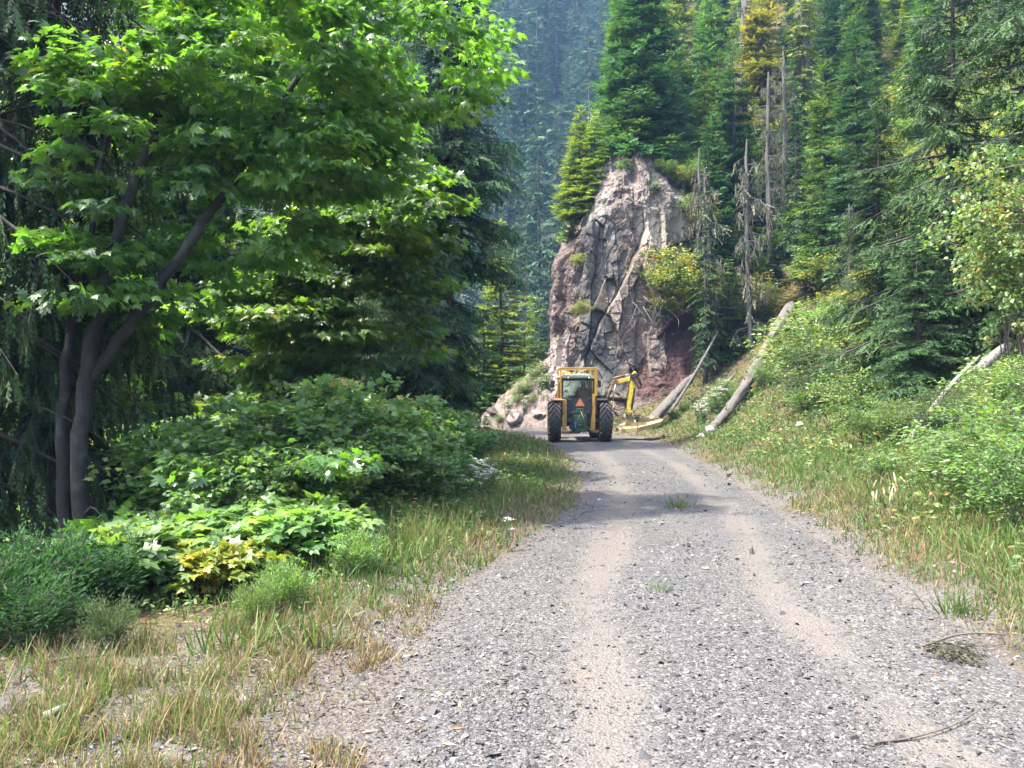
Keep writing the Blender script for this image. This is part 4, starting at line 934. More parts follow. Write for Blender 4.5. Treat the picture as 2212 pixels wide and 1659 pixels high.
# low broad-leaved herbs
x, y = screen_scatter(gr, 200000, 4.2, 34)
s, hw = road_dist(x, y); dR, dL = s - hw, -s - hw; nz1 = n2(x, y, .8, 3, 211); nz2 = n2(x, y, 2.4, 2, 213)
dens = np.where(dL > 0, sstep(.4, 1.3, dL + .6 * nz1) * (1 - sstep(4, 7, dL)) * sstep(5.0, 7.5, y) * .8, 0)
dens = np.where(dR > 0, sstep(.5, 1.8, dR + .8 * nz1) * (1 - .5 * sstep(9, 14, dR)), dens)
dens *= np.where(nz2 > -.05, 1, .3)
keep = gr.random(len(x)) < dens * .8; x, y, dR, dL, nz1 = (a[keep] for a in (x, y, dR, dL, nz1)); n = len(x)
d_ = np.maximum(dR, dL); top = (.06 + .30 * np.clip(.5 + nz1, 0, 1)) * sstep(.2, 1.5, d_) * np.where(dL > 0, .8, 1.1)
z = land(x, y) + gr.uniform(0, 1, n) ** .7 * top
acc = Acc(); d = norm(np.stack([gr.normal(size=n), gr.normal(size=n), gr.uniform(-.3, .8, n)], -1))
acc.inst(*T_OVATE, np.stack([x, y, z], -1), frames(d, np.array([0, 0, 1.0]) + .7 * gr.normal(size=(n, 3))), (.030 + .0024 * y) * gr.uniform(.6, 1.7, n), np.clip(gr.normal(.5, .22, n) + .35 * nz1, 0, 1))
M_HERB = leaf_mat('herb_leaf', [(0, (.03, .07, .022)), (.5, (.065, .125, .032)), (.8, (.11, .175, .045)), (.93, (.19, .20, .05)), (1, (.26, .15, .06))], .34, .5, (1.5, 1.6, .8), .4)
tag(link('ground_cover', acc.mesh('ground_cover'), M_HERB), 'low leafy weeds covering the verges and the right bank', 'weeds', kind='stuff')
# loose stones
def stone_t(seed):
    r = R_(seed); a = np.sort(r.uniform(0, 2 * pi, 6)) ; q = r.uniform(.6, 1.1, 6)
    V = [(cos(t) * w, sin(t) * w * .75, r.uniform(-.12, .12)) for t, w in zip(a, q)] + [(r.uniform(-.3, .3), r.uniform(-.2, .2), r.uniform(.25, .5)), (0, 0, -.3)]
    T = [(6, i, (i + 1) % 6) for i in range(6)]
    return np.array(V), np.array(T)
x, y = screen_scatter(gr, 150000, 2.7, 19, pw=.25)
s, hw = road_dist(x, y); dR, dL = s - hw, -s - hw; rz, ru = road_z(x, y)
dens = np.where(np.maximum(dR, dL) < 0, 1 - .80 * ru, np.exp(-np.clip(np.maximum(dR, dL), 0, 9) * np.where(dL > 0, np.where(y < 5.5, .7, 2.5), 1.6)))
dens *= np.clip(.62 + 1.3 * n2(x, y, 1.1, 3, 221), .2, 1.15)
keep = gr.random(len(x)) < dens * .82; x, y = x[keep], y[keep]; n = len(x); z = surf(x, y)
acc = Acc(); sz = (.0068 + .0007 * y) * np.exp(gr.normal(0, .50, n)); var = gr.integers(0, 6, n); yaw = gr.uniform(0, 2 * pi, n)
for v in range(6):
    k = var == v; m_ = k.sum(); d = np.stack([np.cos(yaw[k]), np.sin(yaw[k]), gr.normal(size=m_) * .3], -1)
    acc.inst(*stone_t(300 + v), np.stack([x[k], y[k], z[k] + sz[k] * .12], -1), frames(d, np.array([0, 0, 1.0]) + .35 * gr.normal(size=(m_, 3))), sz[k], gr.random(m_))
m, nt, b, out = new_mat('gravel_stone')
L(nt, ramp(nt, attr(nt, 'tint'), [(0, (.016, .0165, .018)), (.35, (.042, .043, .045)), (.75, (.082, .083, .085)), (.94, (.135, .134, .133)), (1, (.13, .107, .093))]), b.inputs['Base Color']); b.inputs['Roughness'].default_value = .8
M_STONE = m
tag(link('gravel', acc.mesh('gravel'), m), 'loose angular grey gravel scattered over the road', 'gravel', kind='stuff')
# dry bits: straw, leaf scraps and twigs along the road edges
x, y = screen_scatter(gr, 60000, 2.8, 17)
s, hw = road_dist(x, y); d_ = np.abs(s) - hw
dens = np.exp(-np.abs(d_ - .25) / .7) * np.clip(.5 + 1.6 * n2(x, y, .9, 3, 231), 0.05, 1) * np.where(s > 0, 1.2, .8)
dens = np.maximum(dens, .75 * (1 - sstep(5.5, 7.5, y)) * ((-s - hw) > 0) * ((-s - hw) < 3.4))
keep = gr.random(len(x)) < dens * .42; x, y = x[keep], y[keep]; n = len(x); acc = Acc(); z = surf(x, y) + .008
yaw = gr.uniform(0, 2 * pi, n); d = np.stack([np.cos(yaw), np.sin(yaw), gr.normal(size=n) * .12], -1); ln = gr.uniform(.015, .09, n) * (.7 + .06 * y)
acc.inst(*T_LANCE, np.stack([x, y, z], -1), frames(d, np.array([0, 0, 1.0]) + .4 * gr.normal(size=(n, 3))), np.stack([np.where(gr.random(n) < .45, ln * .9, .03), ln, ln], -1), gr.random(n))
M_LITTER = leaf_mat('dry_scraps', [(0, (.03, .022, .014)), (.4, (.08, .058, .036)), (.8, (.19, .15, .10)), (.95, (.28, .235, .165)), (1, (.18, .075, .03))], .1, .7, (1, 1, 1), .2)
tag(link('leaf_litter', acc.mesh('leaf_litter'), M_LITTER), 'dry straw, leaf scraps and twigs strewn along the road edges', 'litter', kind='stuff')

# ---------------------------------------------------------------- rocks, logs, sticks
def rock(name, loc, size, seed, label, mat, sc=(1, .8, .7), cat='rock', sub=3, pointy=0):
    import bmesh
    bm = bmesh.new(); bmesh.ops.create_icosphere(bm, subdivisions=sub, radius=1)
    r = R_(seed); pl = norm(r.normal(size=(11, 3))); off = r.uniform(.55, .9, 11)
    V = np.array([v.co[:] for v in bm.verts]); 
    for p, o in zip(pl, off):
        dd = V @ p - o; V -= np.clip(dd, 0, None)[:, None] * p
    V += norm(V) * (.05 * fbm(V * 2.5 + seed, 4, seed))[:, None]
    if pointy: V[:, :2] *= (1 - pointy * np.clip((V[:, 2:3] + .6) / 1.5, 0, 1))
    V *= np.array(sc) * size
    for v, c in zip(bm.verts, V): v.co = c
    me = bpy.data.meshes.new(name); bm.to_mesh(me); bm.free()
    o = link(name, me, mat); o.location = loc; o.rotation_euler = (0, 0, r.uniform(0, 6)); tag(o, label, cat); return o
M_ROCKD = rock_shader('dark_stone', None, ((.04, .036, .035), (.09, .08, .078)), 20, .5)
M_ROCKP = rock_shader('pale_stone', None, ((.17, .14, .13), (.27, .235, .215)), 14, .6)
M_ROCKW = rock_shader('white_stone', None, ((.20, .195, .185), (.33, .32, .305)), 14, .4)
def on(px, Y): 
    x = X(px, Y); return (x, Y, float(surf(np.array([x]), np.array([Y]))[0]))
rock('stone', np.add(on(1623, 8.15), (0, 0, .02)), .052, 1, 'dark pointed stone standing on the right wheel track', M_ROCKD, (.9, .8, 1.1), pointy=.8)
rock('stone', np.add(on(1706, 7.6), (0, 0, .01)), .040, 2, 'small dark stone to the right of the pointed one', M_ROCKD)
rock('stone', np.add(on(1520, 11.0), (0, 0, .01)), .055, 3, 'flat dark stone farther up the right wheel track', M_ROCKD, (1, .8, .5))
rock('stone', np.add(on(1523, 7.35), (0, 0, .01)), .035, 4, 'flat pale stone left of the right wheel track', M_ROCKP, (1.2, .8, .35))
rock('stone', np.add(on(1905, 7.5), (0, 0, .01)), .042, 5, 'flat grey stone on the right shoulder near the debris', M_ROCKD, (1.2, .8, .4))
rock('stone', np.add(on(880, 4.95), (0, 0, .01)), .03, 6, 'pale stone on the left shoulder beside a dry tuft', M_ROCKP, (1.3, .8, .4))
rock('boulder', np.add(on(1533, 25.2), (0, 0, .08)), .2, 107, 'white broken boulder at the lower end of the fallen log', M_ROCKW, (1, .8, 1))
rock('boulder', np.add(on(1516, 24.9), (0, 0, .05)), .15, 8, 'small white rock beside the broken white boulder', M_ROCKW)
rock('boulder', np.add(on(1728, 19.5), (0, 0, .05)), .12, 9, 'pale stone half buried in the grass of the right verge', M_ROCKW, (1, .8, .8))
rock('boulder', np.add(on(1112, 35.6), (0, 0, .2)), .42, 10, 'angular pink boulder at the foot of the rubble slope', M_ROCKP, (1, .9, .9))
rock('boulder', np.add(on(1160, 35.2), (0, 0, .1)), .34, 11, 'tan slab of rock on the rubble slope by the tractor wheel', M_ROCKP, (1.5, .8, .6))
rock('boulder', np.add(on(1065, 36.4), (0, 0, .1)), .36, 12, 'grey boulder at the left end of the rubble slope', M_ROCKD, (1.3, .8, .7))
rock('boulder', np.add(on(1175, 35.0), (0, 0, .05)), .2, 13, 'small broken block below the tan slab', M_ROCKP)
rock('boulder', (X(1325, 36.3), 35.75, Zp(436, 35.75)), .26, 14, 'loose tan block resting on the crumbling cliff crown', M_ROCKP, (1.2, .9, .8))
rock('boulder', (X(1318, 36), 35.7, Zp(452, 35.7)), .2, 15, 'smaller loose block just below the tan block on the cliff', M_ROCKP)
rock('stone', np.add(on(35, 3.95), (0, 0, .02)), .09, 16, 'dark grey rock at the lower left corner', M_ROCKD, (1.3, .8, .6))
rock('stone', np.add(on(120, 3.85), (0, 0, .02)), .05, 17, 'flat grey rock between the dark rock and the pale wood chunk', M_ROCKP, (1.4, .8, .4))

M_LOG = bark_mat('weathered_log', (.026, .023, .021), (.135, .125, .112), (30, 30, 1.6), 1.0, (.07, .055, .042))
def log(name, pts, r0, r1, label, mat, seed, cat='log', sides=14, n=40, gnarl=.12, stubs=0, split=False):
    acc = Acc(); p = smooth_path(pts, n); r = R_(seed); p[1:-1] += r.normal(size=(n - 2, 3)) * r0 * .05
    o = p[0].copy(); p = p - o; rr = np.linspace(r0, r1, n); rr[-4:] *= np.array([.95, .8, .55, .2]); tube(acc, p, rr, sides, .5)
    V = acc.V[0]; c = np.repeat(p, sides, 0); q = V[:-2] - c; an = np.tile(np.arange(sides), n) / sides * 6.28
    f = 1 + gnarl * fbm(np.stack([np.cos(an) * 2.2, np.sin(an) * 2.2, np.repeat(np.arange(n), sides) * .18 + seed], -1), 3, seed) * 2 
    V[:-2] = c + q * f[:, None]
    for _ in range(stubs):
        i = r.integers(3, n - 3); a = rand_dirs(r, 1)[0]; a[2] = abs(a[2]) * .6; l = r0 * r.uniform(1.5, 4)
        tube(acc, [p[i], p[i] + a * (rr[i] + l * .6), p[i] + a * (rr[i] + l)], [r0 * .16, r0 * .1, r0 * .03], 5)
    ob = link(name, acc.mesh(name, True), mat); ob.location = o; tag(ob, label, cat); return ob
log('fallen_log', [(X(1532, 25.6), 25.6, .35), (X(1600, 27.8), 27.8, Zp(850, 27.8)), (X(1645, 30.2), 30.2, Zp(773, 30.2)), (X(1712, 33.4), 33.4, Zp(652, 33.4))], .14, .24, 'long silver-grey log slanting down the right bank to the white boulder', M_LOG, 3, stubs=9, n=60, gnarl=.3, sides=18)
log('fallen_log', [(X(1402, 30.9), 30.6, Zp(912, 30.9)), (X(1455, 31.7), 31.7, Zp(858, 31.7)), (X(1500, 32.1), 32.1, Zp(810, 32.1))], .21, .17, 'pale thick log leaning on the maroon bank behind the mower', M_LOG, 4, n=30, gnarl=.25)
log('fallen_log', [(X(1445, 31.0), 31.0, Zp(895, 31.0)), (X(1500, 32.0), 32.0, Zp(810, 32.0)), (X(1552, 33.2), 33.0, Zp(712, 33.2))], .07, .045, 'thin grey pole lying along the pale thick log', M_SNAG, 5, n=30, stubs=5)
log('fallen_log', [(X(1538, 29.5), 29.5, Zp(868, 29.5)), (X(1590, 30.5), 30.5, Zp(805, 30.5))], .07, .06, 'short grey pole above the white flowers on the bank', M_SNAG, 6, n=14)
log('fallen_log', [(X(1962, 12.8), 12.8, gz(X(1962, 12.8), 12.8) + .1), (X(2040, 13.2), 13.2, Zp(850, 13.2)), (X(2118, 13.8), 13.8, Zp(768, 13.8))], .045, .035, 'slim pale pole slanting up the bank under the big dark fir', M_SILVER, 7, n=24, sides=8)
log('fallen_log', [(X(2112, 12.6), 12.6, Zp(800, 12.6)), (X(2182, 13.2), 13.2, Zp(742, 13.2))], .085, .075, 'short pale log high on the bank near the right edge', M_SILVER, 8, n=14, sides=10)
log('stick', [(X(105, 3.75), 3.75, gz(X(105, 3.75), 3.75) + .06), (X(170, 3.95), 3.9, gz(X(170, 3.9), 3.9) + .065)], .024, .019, 'weathered white wood chunk on the ground at the lower left', M_SILVER, 9, 'stick', 7, 8)
log('stick', [on(85, 4.55), np.add(on(160, 4.6), (0, 0, .03)), np.add(on(250, 4.75), (0, 0, .02))], .012, .008, 'thin grey stick lying under the dry grass at left', M_SNAG, 10, 'stick', 6, 12)
log('stick', [np.add(on(1885, 3.7), (0, 0, .015)), np.add(on(1960, 3.78), (0, 0, .012)), np.add(on(2060, 3.9), (0, 0, .02)), np.add(on(2130, 4.05), (0, 0, .05))], .007, .003, 'crooked brown twig with a pale broken end on the lower right road', M_TWIG, 11, 'stick', 6, 18)
log('stick', [np.add(on(1990, 5.05), (0, 0, .03)), np.add(on(2080, 5.2), (0, 0, .08)), np.add(on(2200, 5.2), (0, 0, .05))], .010, .004, 'dark twig lying in the cut debris at the right road edge', M_TWIG, 12, 'stick', 6, 14)
log('stick', [np.add(on(1195, 28.9), (-3.0, -.5, .05)), np.add(on(1060, 27), (0, 0, .22)), np.add(on(1000, 26.5), (0, 0, .5))], .04, .02, 'dead branch on the brown mound left of the tractor', M_TWIG, 13, 'branch', 6, 14)
# exposed roots on the cliff
acc = Acc(); rr_ = R_(77)
for k in range(16):
    a = np.array(P(rr_.uniform(1360, 1440), rr_.uniform(640, 670), 34.2)); b_ = a + np.array([rr_.uniform(-.7, .7), rr_.uniform(-.5, .1), rr_.uniform(-1.3, .1)])
    tube(acc, smooth_path([a, (a + b_) / 2 + rr_.normal(size=3) * .2, b_], 8), np.linspace(.03, .008, 8), 4)
ob = link('exposed_roots', acc.mesh('exposed_roots', True), M_SNAG); tag(ob, 'tangle of grey roots hanging from the ledge of the cliff', 'roots')
# cut stalks by the right verge and wilted cut branches
M_CUT = bark_mat('split_wood', (.19, .135, .08), (.40, .32, .22), (30, 30, 5), .3)
sr = R_(55)
for k in range(16):
    px = sr.uniform(1845, 1970); Y = sr.uniform(9.6, 11.2); x, y_, z = on(px, Y); acc = Acc(); h = sr.uniform(.08, .24); a = sr.normal(size=2) * .35 + np.array([-.25, 0])
    tube(acc, [(0, 0, -.05), (a[0] * h * .5, a[1] * h * .5, h * .5), (a[0] * h, a[1] * h, h)], [.016, .015, .004], 6)
    ob = link('cut_stalk', acc.mesh('cut_stalk', True), M_CUT); ob.location = (x, y_, z); tag(ob, 'splintered pale cut stalk on the right verge', 'cut stalk', 'cut stalks on the right verge')
M_WILT = leaf_mat('wilted_leaf', [(0, (.018, .02, .012)), (.6, (.042, .045, .022)), (1, (.085, .068, .032))], .15, .6)
WILT = make_shrub(R_(180), .3, .42, 9, 12, 6, .07, T_OVATE, .09, (0, 1), .6, .9, .6, .2, .2, .004)
for px, Y, s_, lab in [(2055, 4.95, .5, 'heap of wilted cut leaves at the right road edge')]:
    put('cut_branch', [('stems', WILT[0], M_TWIG), ('leaves', WILT[1], M_WILT)], on(px, Y), px, (s_, s_, s_ * .45), lab, 'cut branch')
# flowers: white umbels
M_WHITE = leaf_mat('white_petal', [(0, (.35, .35, .3)), (.5, (.5, .5, .45)), (1, (.6, .6, .56))], .2, .6, (1, 1, 1), .2)
def yarrow(seed):
    r = R_(seed); st, heads = Acc(), []
    for k in range(5):
        fl = Acc()
        a = r.uniform(0, 6.28); q = r.uniform(.02, .14); h = r.uniform(.32, .55); tip = np.array([cos(a) * q, sin(a) * q, h])
        tube(st, [(0, 0, 0), tip * .6 + np.array([0, 0, .04]), tip], [.004, .003, .002], 4, .4, False)
        n = 26; pp = tip + np.stack([r.normal(size=n) * .028, r.normal(size=n) * .028, r.normal(size=n) * .006], -1)
        fl.inst(*T_LANCE, pp, frames(rand_dirs(r, n) * np.array([1, 1, .2]), np.array([0, 0, 1.0]) + .4 * r.normal(size=(n, 3))), np.stack([np.full(n, .06), np.full(n, .022), np.full(n, .022)], -1), r.random(n))
        heads.append(fl.mesh('flower_head')); m_ = 12; u = r.random(m_)[:, None]; st.inst(*T_LANCE, tip * u, frames(rand_dirs(r, m_), rand_dirs(r, m_)), .08, r.random(m_))
    return st.mesh('stem', False), heads
YAR = [yarrow(400 + i) for i in range(3)]
def flower(px, Y, s, lab, gr_, k): put('yarrow_plant', [('stem', YAR[k % 3][0], M_GREYLEAF)] + [('flower_head', h_, M_WHITE) for h_ in YAR[k % 3][1]], on(px, Y), k * 1.7, (s, s, s), lab, 'wildflower', gr_)
fr_ = R_(66)
for k in range(22): flower(fr_.uniform(925, 1075), fr_.uniform(10.6, 13.0), fr_.uniform(.7, 1.0), 'white-flowered yarrow on the left verge', 'yarrow on the left verge', k)
for k in range(16): flower(fr_.uniform(1500, 1575), fr_.uniform(28.2, 29.8), fr_.uniform(1.1, 1.7), 'white wildflower on the right bank above the mower head', 'white wildflowers on the right bank', k)
for k in range(22): flower(fr_.uniform(1090, 1185), fr_.uniform(35.4, 36.9), fr_.uniform(1.1, 1.8), 'white wildflower on the sunlit rubble slope', 'white wildflowers on the rubble slope', k)
flower(1095, 8.3, .7, 'single yarrow beside the left road edge', None, 1)
# tufts in the road
def tuft(px, Y, s, lab, mat, seed, n=70, name='grass_tuft'):
    r = R_(seed); acc = Acc(); q = r.normal(size=(n, 2)) * .10
    d = np.stack([q[:, 0] * 3 + r.normal(size=n) * .3, q[:, 1] * 3 + r.normal(size=n) * .3, np.ones(n)], -1); h = r.uniform(.08, .24, n)
    acc.inst(*T_BLADE, np.stack([q[:, 0], q[:, 1], np.zeros(n)], -1), frames(d, r.normal(size=(n, 3)) * np.array([1, 1, .1])), np.stack([np.full(n, .010), h, h], -1), r.random(n))
    o = link(name, acc.mesh(name), mat); o.location = on(px, Y); o.scale = (s, s, s); tag(o, lab, 'grass tuft')
tuft(1467, 11.3, 1.1, 'sparse green tuft growing in the middle of the road', M_GRASS, 1)
tuft(1420, 6.55, .5, 'tiny green tuft between the wheel tracks', M_GRASS, 2, 40)
tuft(785, 4.75, .7, 'dry blond tuft on the left shoulder', M_DRY, 3)
tuft(770, 6.9, 1.0, 'green and straw tuft at the edge of the left verge', M_GRASS, 4)
tuft(690, 5.1, 1.2, 'upright green tuft standing in the dry grass', M_GRASS, 5)
tuft(500, 4.9, 1.4, 'tall green tuft in the middle of the dry grass', M_GRASS, 6)
tuft(2075, 5.9, 1.0, 'bright grass tuft on the right road edge', M_GRASS, 7)
# ---------------------------------------------------------------- the tractor with its boom mower
M_YEL = plain('golden_guard_paint', (.40, .225, .025), .45, 0, .3, 7, (.22, .12, .045))
M_YEL2 = plain('yellow_boom_paint', (.60, .45, .03), .4, 0, .25, 7, (.30, .20, .05))
M_DECK = plain('dusty_deck_paint', (.25, .20, .095), .8, 0, .3, 6, (.24, .19, .12))
M_RUST = plain('rusty_steel', (.19, .095, .045), .7, .2, .4, 9, (.12, .06, .035))
M_ROOF = plain('pale_green_roof', (.30, .38, .24), .5, 0, .15, 5, (.25, .24, .17))
M_GREEN = plain('dark_green_paint', (.012, .06, .022), .4, 0, .3, 5, (.05, .05, .035))
M_DGREY = plain('greasy_iron', (.028, .034, .03), .5, .4, .45, 9, (.09, .085, .07))
M_BLACK = plain('black_rubber_trim', (.012, .012, .013), .55, 0, .3, 9)
M_TYRE = plain('dusty_tyre_rubber', (.050, .046, .044), .85, 0, .4, 12, (.15, .13, .115), .3)
M_STEEL = plain('bright_rod_steel', (.22, .22, .21), .5, .6, .15, 9)
M_ORANGE = plain('shaded_orange_reflector', (.5, .19, .06), .5, 0, .15, 12)  # orange dulled in the paint so the triangle looks in shade
M_RED = plain('dull_red_border', (.42, .10, .05), .5, 0, .2, 9)
M_LENS = plain('lamp_lens', (.75, .75, .7), .15, 0, .1, 9)
M_AMBER = plain('amber_lens', (.75, .30, .05), .2, 0, .1, 9)
M_BLUE = plain('blue_can', (.04, .12, .35), .4, 0, .15, 9)
M_SHIRT = plain('dark_blue_shirt', (.018, .028, .06), .9, 0, .2, 9)
M_SKIN = plain('skin', (.42, .25, .18), .55, 0, .1, 9)
M_HAT = plain('dark_cap', (.02, .022, .028), .9, 0, .2, 9)
m, nt, b, out = new_mat('cab_glass')
tr_ = nt.nodes.new('ShaderNodeBsdfTransparent'); tr_.inputs[0].default_value = (.78, .86, .84, 1)
gl_ = nt.nodes.new('ShaderNodeBsdfGlossy'); gl_.inputs['Roughness'].default_value = .04
lw = nt.nodes.new('ShaderNodeLayerWeight'); lw.inputs[0].default_value = .35
mx = nt.nodes.new('ShaderNodeMixShader'); L(nt, math_(nt, 'ADD', math_(nt, 'MULTIPLY', lw.outputs['Fresnel'], .5), .02, True), mx.inputs[0])
L(nt, tr_.outputs[0], mx.inputs[1]); L(nt, gl_.outputs[0], mx.inputs[2]); L(nt, mx.outputs[0], out.inputs[0]); M_GLASS = m

BOXV = np.array([(x, y, z) for x in (-.5, .5) for y in (-.5, .5) for z in (-.5, .5)])
BOXQ = np.array([(0, 1, 3, 2), (4, 6, 7, 5), (0, 4, 5, 1), (2, 3, 7, 6), (0, 2, 6, 4), (1, 5, 7, 3)])
def bx(a, c, s, Rm=None):
    v = BOXV * np.array(s); v = v @ np.array(Rm).T if Rm is not None else v
    a.add(v + np.array(c), None, BOXQ)
def bb(a, x0, x1, y0, y1, z0, z1): bx(a, ((x0 + x1) / 2, (y0 + y1) / 2, (z0 + z1) / 2), (x1 - x0, y1 - y0, z1 - z0))
def beam(a, p, q, w, h=None, up=(0, 0, 1), w2=None):
    p, q = np.array(p, float), np.array(q, float); d = q - p; l = np.linalg.norm(d); h = h or w
    up = np.array(up, float) if abs(np.dot(d / l, up)) < .95 else np.array([0, 1.0, 0])
    F = frames(d[None], up[None])[0]; v = BOXV * np.array([w, l, h])
    if w2: v[:, 0] *= np.where(BOXV[:, 1] > 0, w2 / w, 1)
    a.add(v @ F.T + (p + q) / 2, None, BOXQ)
def prism(a, poly, y0, y1, ax='y'):
    """polygon in the x-z plane (or the plane normal to ax), extruded between y0 and y1"""
    P2 = np.array(poly, float); n = len(P2); V = []
    for t in (y0, y1):
        for u, w in P2: V.append((u, t, w) if ax == 'y' else (t, u, w) if ax == 'x' else (u, w, t))
    T = [(0, k, k + 1) for k in range(1, n - 1)] + [(n, n + k + 1, n + k) for k in range(1, n - 1)]
    a.add(V, T, [(k, k + n, (k + 1) % n + n, (k + 1) % n) for k in range(n)])
def cyl(a, p, q, r, n=16): tube(a, [p, q], r, n)
def lathe(a, prof, n=40, c=(0, 0, 0)):
    """profile (x, radius) turned about the x axis"""
    pr = np.array(prof, float); m_ = len(pr); an = np.arange(n) * 2 * pi / n
    V = np.stack([np.repeat(pr[:, 0][:, None], n, 1), pr[:, 1:2] * np.cos(an), pr[:, 1:2] * np.sin(an)], -1).reshape(-1, 3) + np.array(c)
    i = np.arange(m_ - 1)[:, None] * n; j = np.arange(n)[None]; j2 = (j + 1) % n
    a.add(V, None, np.stack([i + j, i + n + j, i + n + j2, i + j2], -1).reshape(-1, 4))
def fin(nm, a, mt, par, bev=.006, smooth=False, sub=0):
    o = link(nm, a.mesh(nm, smooth), mt, par)
    if bev:
        md = o.modifiers.new('bevel', 'BEVEL'); md.width = bev; md.segments = 2; md.limit_method = 'ANGLE'; md.angle_limit = rad(40)
    return o

TX0, TY0, TS = 2.285, 26.9, .95
tractor = empty('tractor', (TX0, TY0, 0.0), 0, TS); tag(tractor, 'yellow-caged green tractor with a boom mower, seen from behind on the gravel road', 'tractor')

def wheel(nm, x, y, R, w, lugs, side, rimr, steer=0):
    wh = empty(nm, (x, y, R)); wh.parent = tractor; wh.rotation_euler = (0, 0, steer)
    a = Acc(); h = w / 2; Rb = R - .062
    lathe(a, [(-h * .80, rimr), (-h * .97, rimr + .07), (-h, Rb - .16), (-h * .93, Rb - .055), (-h * .78, Rb - .015), (-h * .4, Rb), (h * .4, Rb), (h * .78, Rb - .015), (h * .93, Rb - .055), (h, Rb - .16), (h * .97, rimr + .07), (h * .80, rimr)], 64)
    for k in range(lugs):
        for sd in (-1, 1):
            t0 = 2 * pi * (k + (.5 if sd > 0 else 0)) / lugs; seg = 5; ws = np.linspace(-.02, h * .97, seg); V = []
            for q, u in enumerate(ws):
                th = t0 + .50 * (u / h) ** 1.0 * (.62 / R) * (h / .22); wd = .030 * (1 + .5 * u / h) / R * 1.1
                rt = R - .055 * max(0, (u / h - .55)) ** 1.4 * 1.6; rb = Rb - .06 - .05 * (u / h > .85)
                for tt in (th - wd, th + wd):
                    for rr in (rb, rt): V.append((sd * u, rr * -sin(tt), rr * cos(tt)))
            Q = []
            for q in range(seg - 1):
                b_ = q * 4; c_ = b_ + 4
                Q += [(b_ + 1, b_ + 3, c_ + 3, c_ + 1), (b_, b_ + 1, c_ + 1, c_), (b_ + 2, c_ + 2, c_ + 3, b_ + 3)]
            e = (seg - 1) * 4; Q += [(e, e + 1, e + 3, e + 2), (0, 2, 3, 1)]
            a.add(V, None, Q)
    fin('tyre', a, M_TYRE, wh, 0)
    a = Acc(); lathe(a, [(-h * .8, rimr), (-h * .55, rimr - .05), (side * h * .1, rimr - .07), (side * h * .15, .16), (side * h * .35, .14), (side * h * .35, .001)], 32); lathe(a, [(h * .8, rimr), (h * .55, rimr - .05), (-h * .5, rimr - .06)], 32)
    fin('rim', a, M_YEL, wh, 0, True)
wheel('rear_wheel', -.89, 0, .735, .45, 20, -1, .44); wheel('rear_wheel', .91, 0, .735, .45, 20, 1, .44)
wheel('front_wheel', -.80, 2.45, .53, .34, 18, -1, .30, .04); wheel('front_wheel', .80, 2.45, .53, .34, 18, 1, .30, .04)

a = Acc()                                                           # axle housing, gearbox, chassis
cyl(a, (-.72, 0, .735), (.72, 0, .735), .13, 16); bb(a, -.30, .30, -.28, .9, .42, 1.05); bb(a, -.22, .22, .9, 2.9, .5, .95); cyl(a, (-.66, 2.45, .53), (.66, 2.45, .53), .08, 12)
bb(a, -.62, -.32, -.05, .5, .62, 1.15); bb(a, .32, .62, -.05, .5, .62, 1.15)
fin('chassis', a, M_DGREY, tractor, .02)
a = Acc(); prism(a, [(-.36, .95), (.36, .95), (.36, 1.5), (.26, 1.66), (-.26, 1.66), (-.36, 1.5)], 1.32, 3.05); bb(a, -.30, .30, 3.05, 3.16, 1.0, 1.52)
fin('hood', a, M_GREEN, tractor, .03)
a = Acc(); cyl(a, (.34, 1.7, 1.6), (.34, 1.7, 2.35), .045, 12); cyl(a, (.34, 1.7, 1.75), (.34, 1.7, 2.1), .075, 14); fin('exhaust_pipe', a, M_BLACK, tractor, 0, True)
a = Acc()                                                           # rear lower panel of the cab with its dark side boxes
prism(a, [(-.58, .72), (.50, .72), (.50, 1.20), (.56, 1.56), (-.62, 1.56), (-.60, 1.2)], -.06, .10); bb(a, -.60, -.36, -.16, .02, .92, 1.38); bb(a, .28, .50, -.16, .02, .92, 1.38)
fin('rear_panel', a, M_BLACK, tractor, .02)
# cab: frame, roof, glass
cab = empty('cab', (0, 0, 0)); cab.parent = tractor
a = Acc(); zt, zb = 2.26, 1.52
for x0, x1, y in ((-.585, -.60, .02), (.535, .55, .02), (-.60, -.58, 1.28), (.55, .53, 1.28)): beam(a, (x0, y, zb - .25), (x1, y, zt), .07, .07)
for z, y in ((zt - .03, .02), (zb, .02), (zt - .03, 1.28), (zb - .1, 1.28)): beam(a, (-.60, y, z), (.55, y, z), .06, .06)
for x in (-.60, .55):
    beam(a, (x, .02, zt - .03), (x, 1.28, zt - .03), .06); beam(a, (x, .02, zb - .2), (x, 1.28, zb - .2), .06)
fin('cab_frame', a, M_BLACK, cab, .01)
a = Acc(); bb(a, -.72, .55, -.10, 1.42, 2.27, 2.375); prism(a, [(-.62, 2.373), (.45, 2.373), (.36, 2.435), (-.52, 2.435)], .02, 1.3); fin('roof', a, M_ROOF, cab, .035)
a = Acc(); bb(a, -.55, .50, .010, .016, 1.56, 2.20); fin('rear_window', a, M_GLASS, cab, 0)
a = Acc(); bb(a, -.55, .50, 1.276, 1.282, 1.46, 2.20); fin('windshield', a, M_GLASS, cab, 0)
for x in (-.60, .55):
    a = Acc(); bb(a, x - .003, x + .003, .06, 1.24, 1.38, 2.20); fin('side_window', a, M_GLASS, cab, 0)
a = Acc(); bb(a, -.02, .40, .32, .80, 1.20, 1.32); bb(a, -.0, .38, .27, .36, 1.3, 1.86); fin('seat', a, M_BLACK, cab, .04)
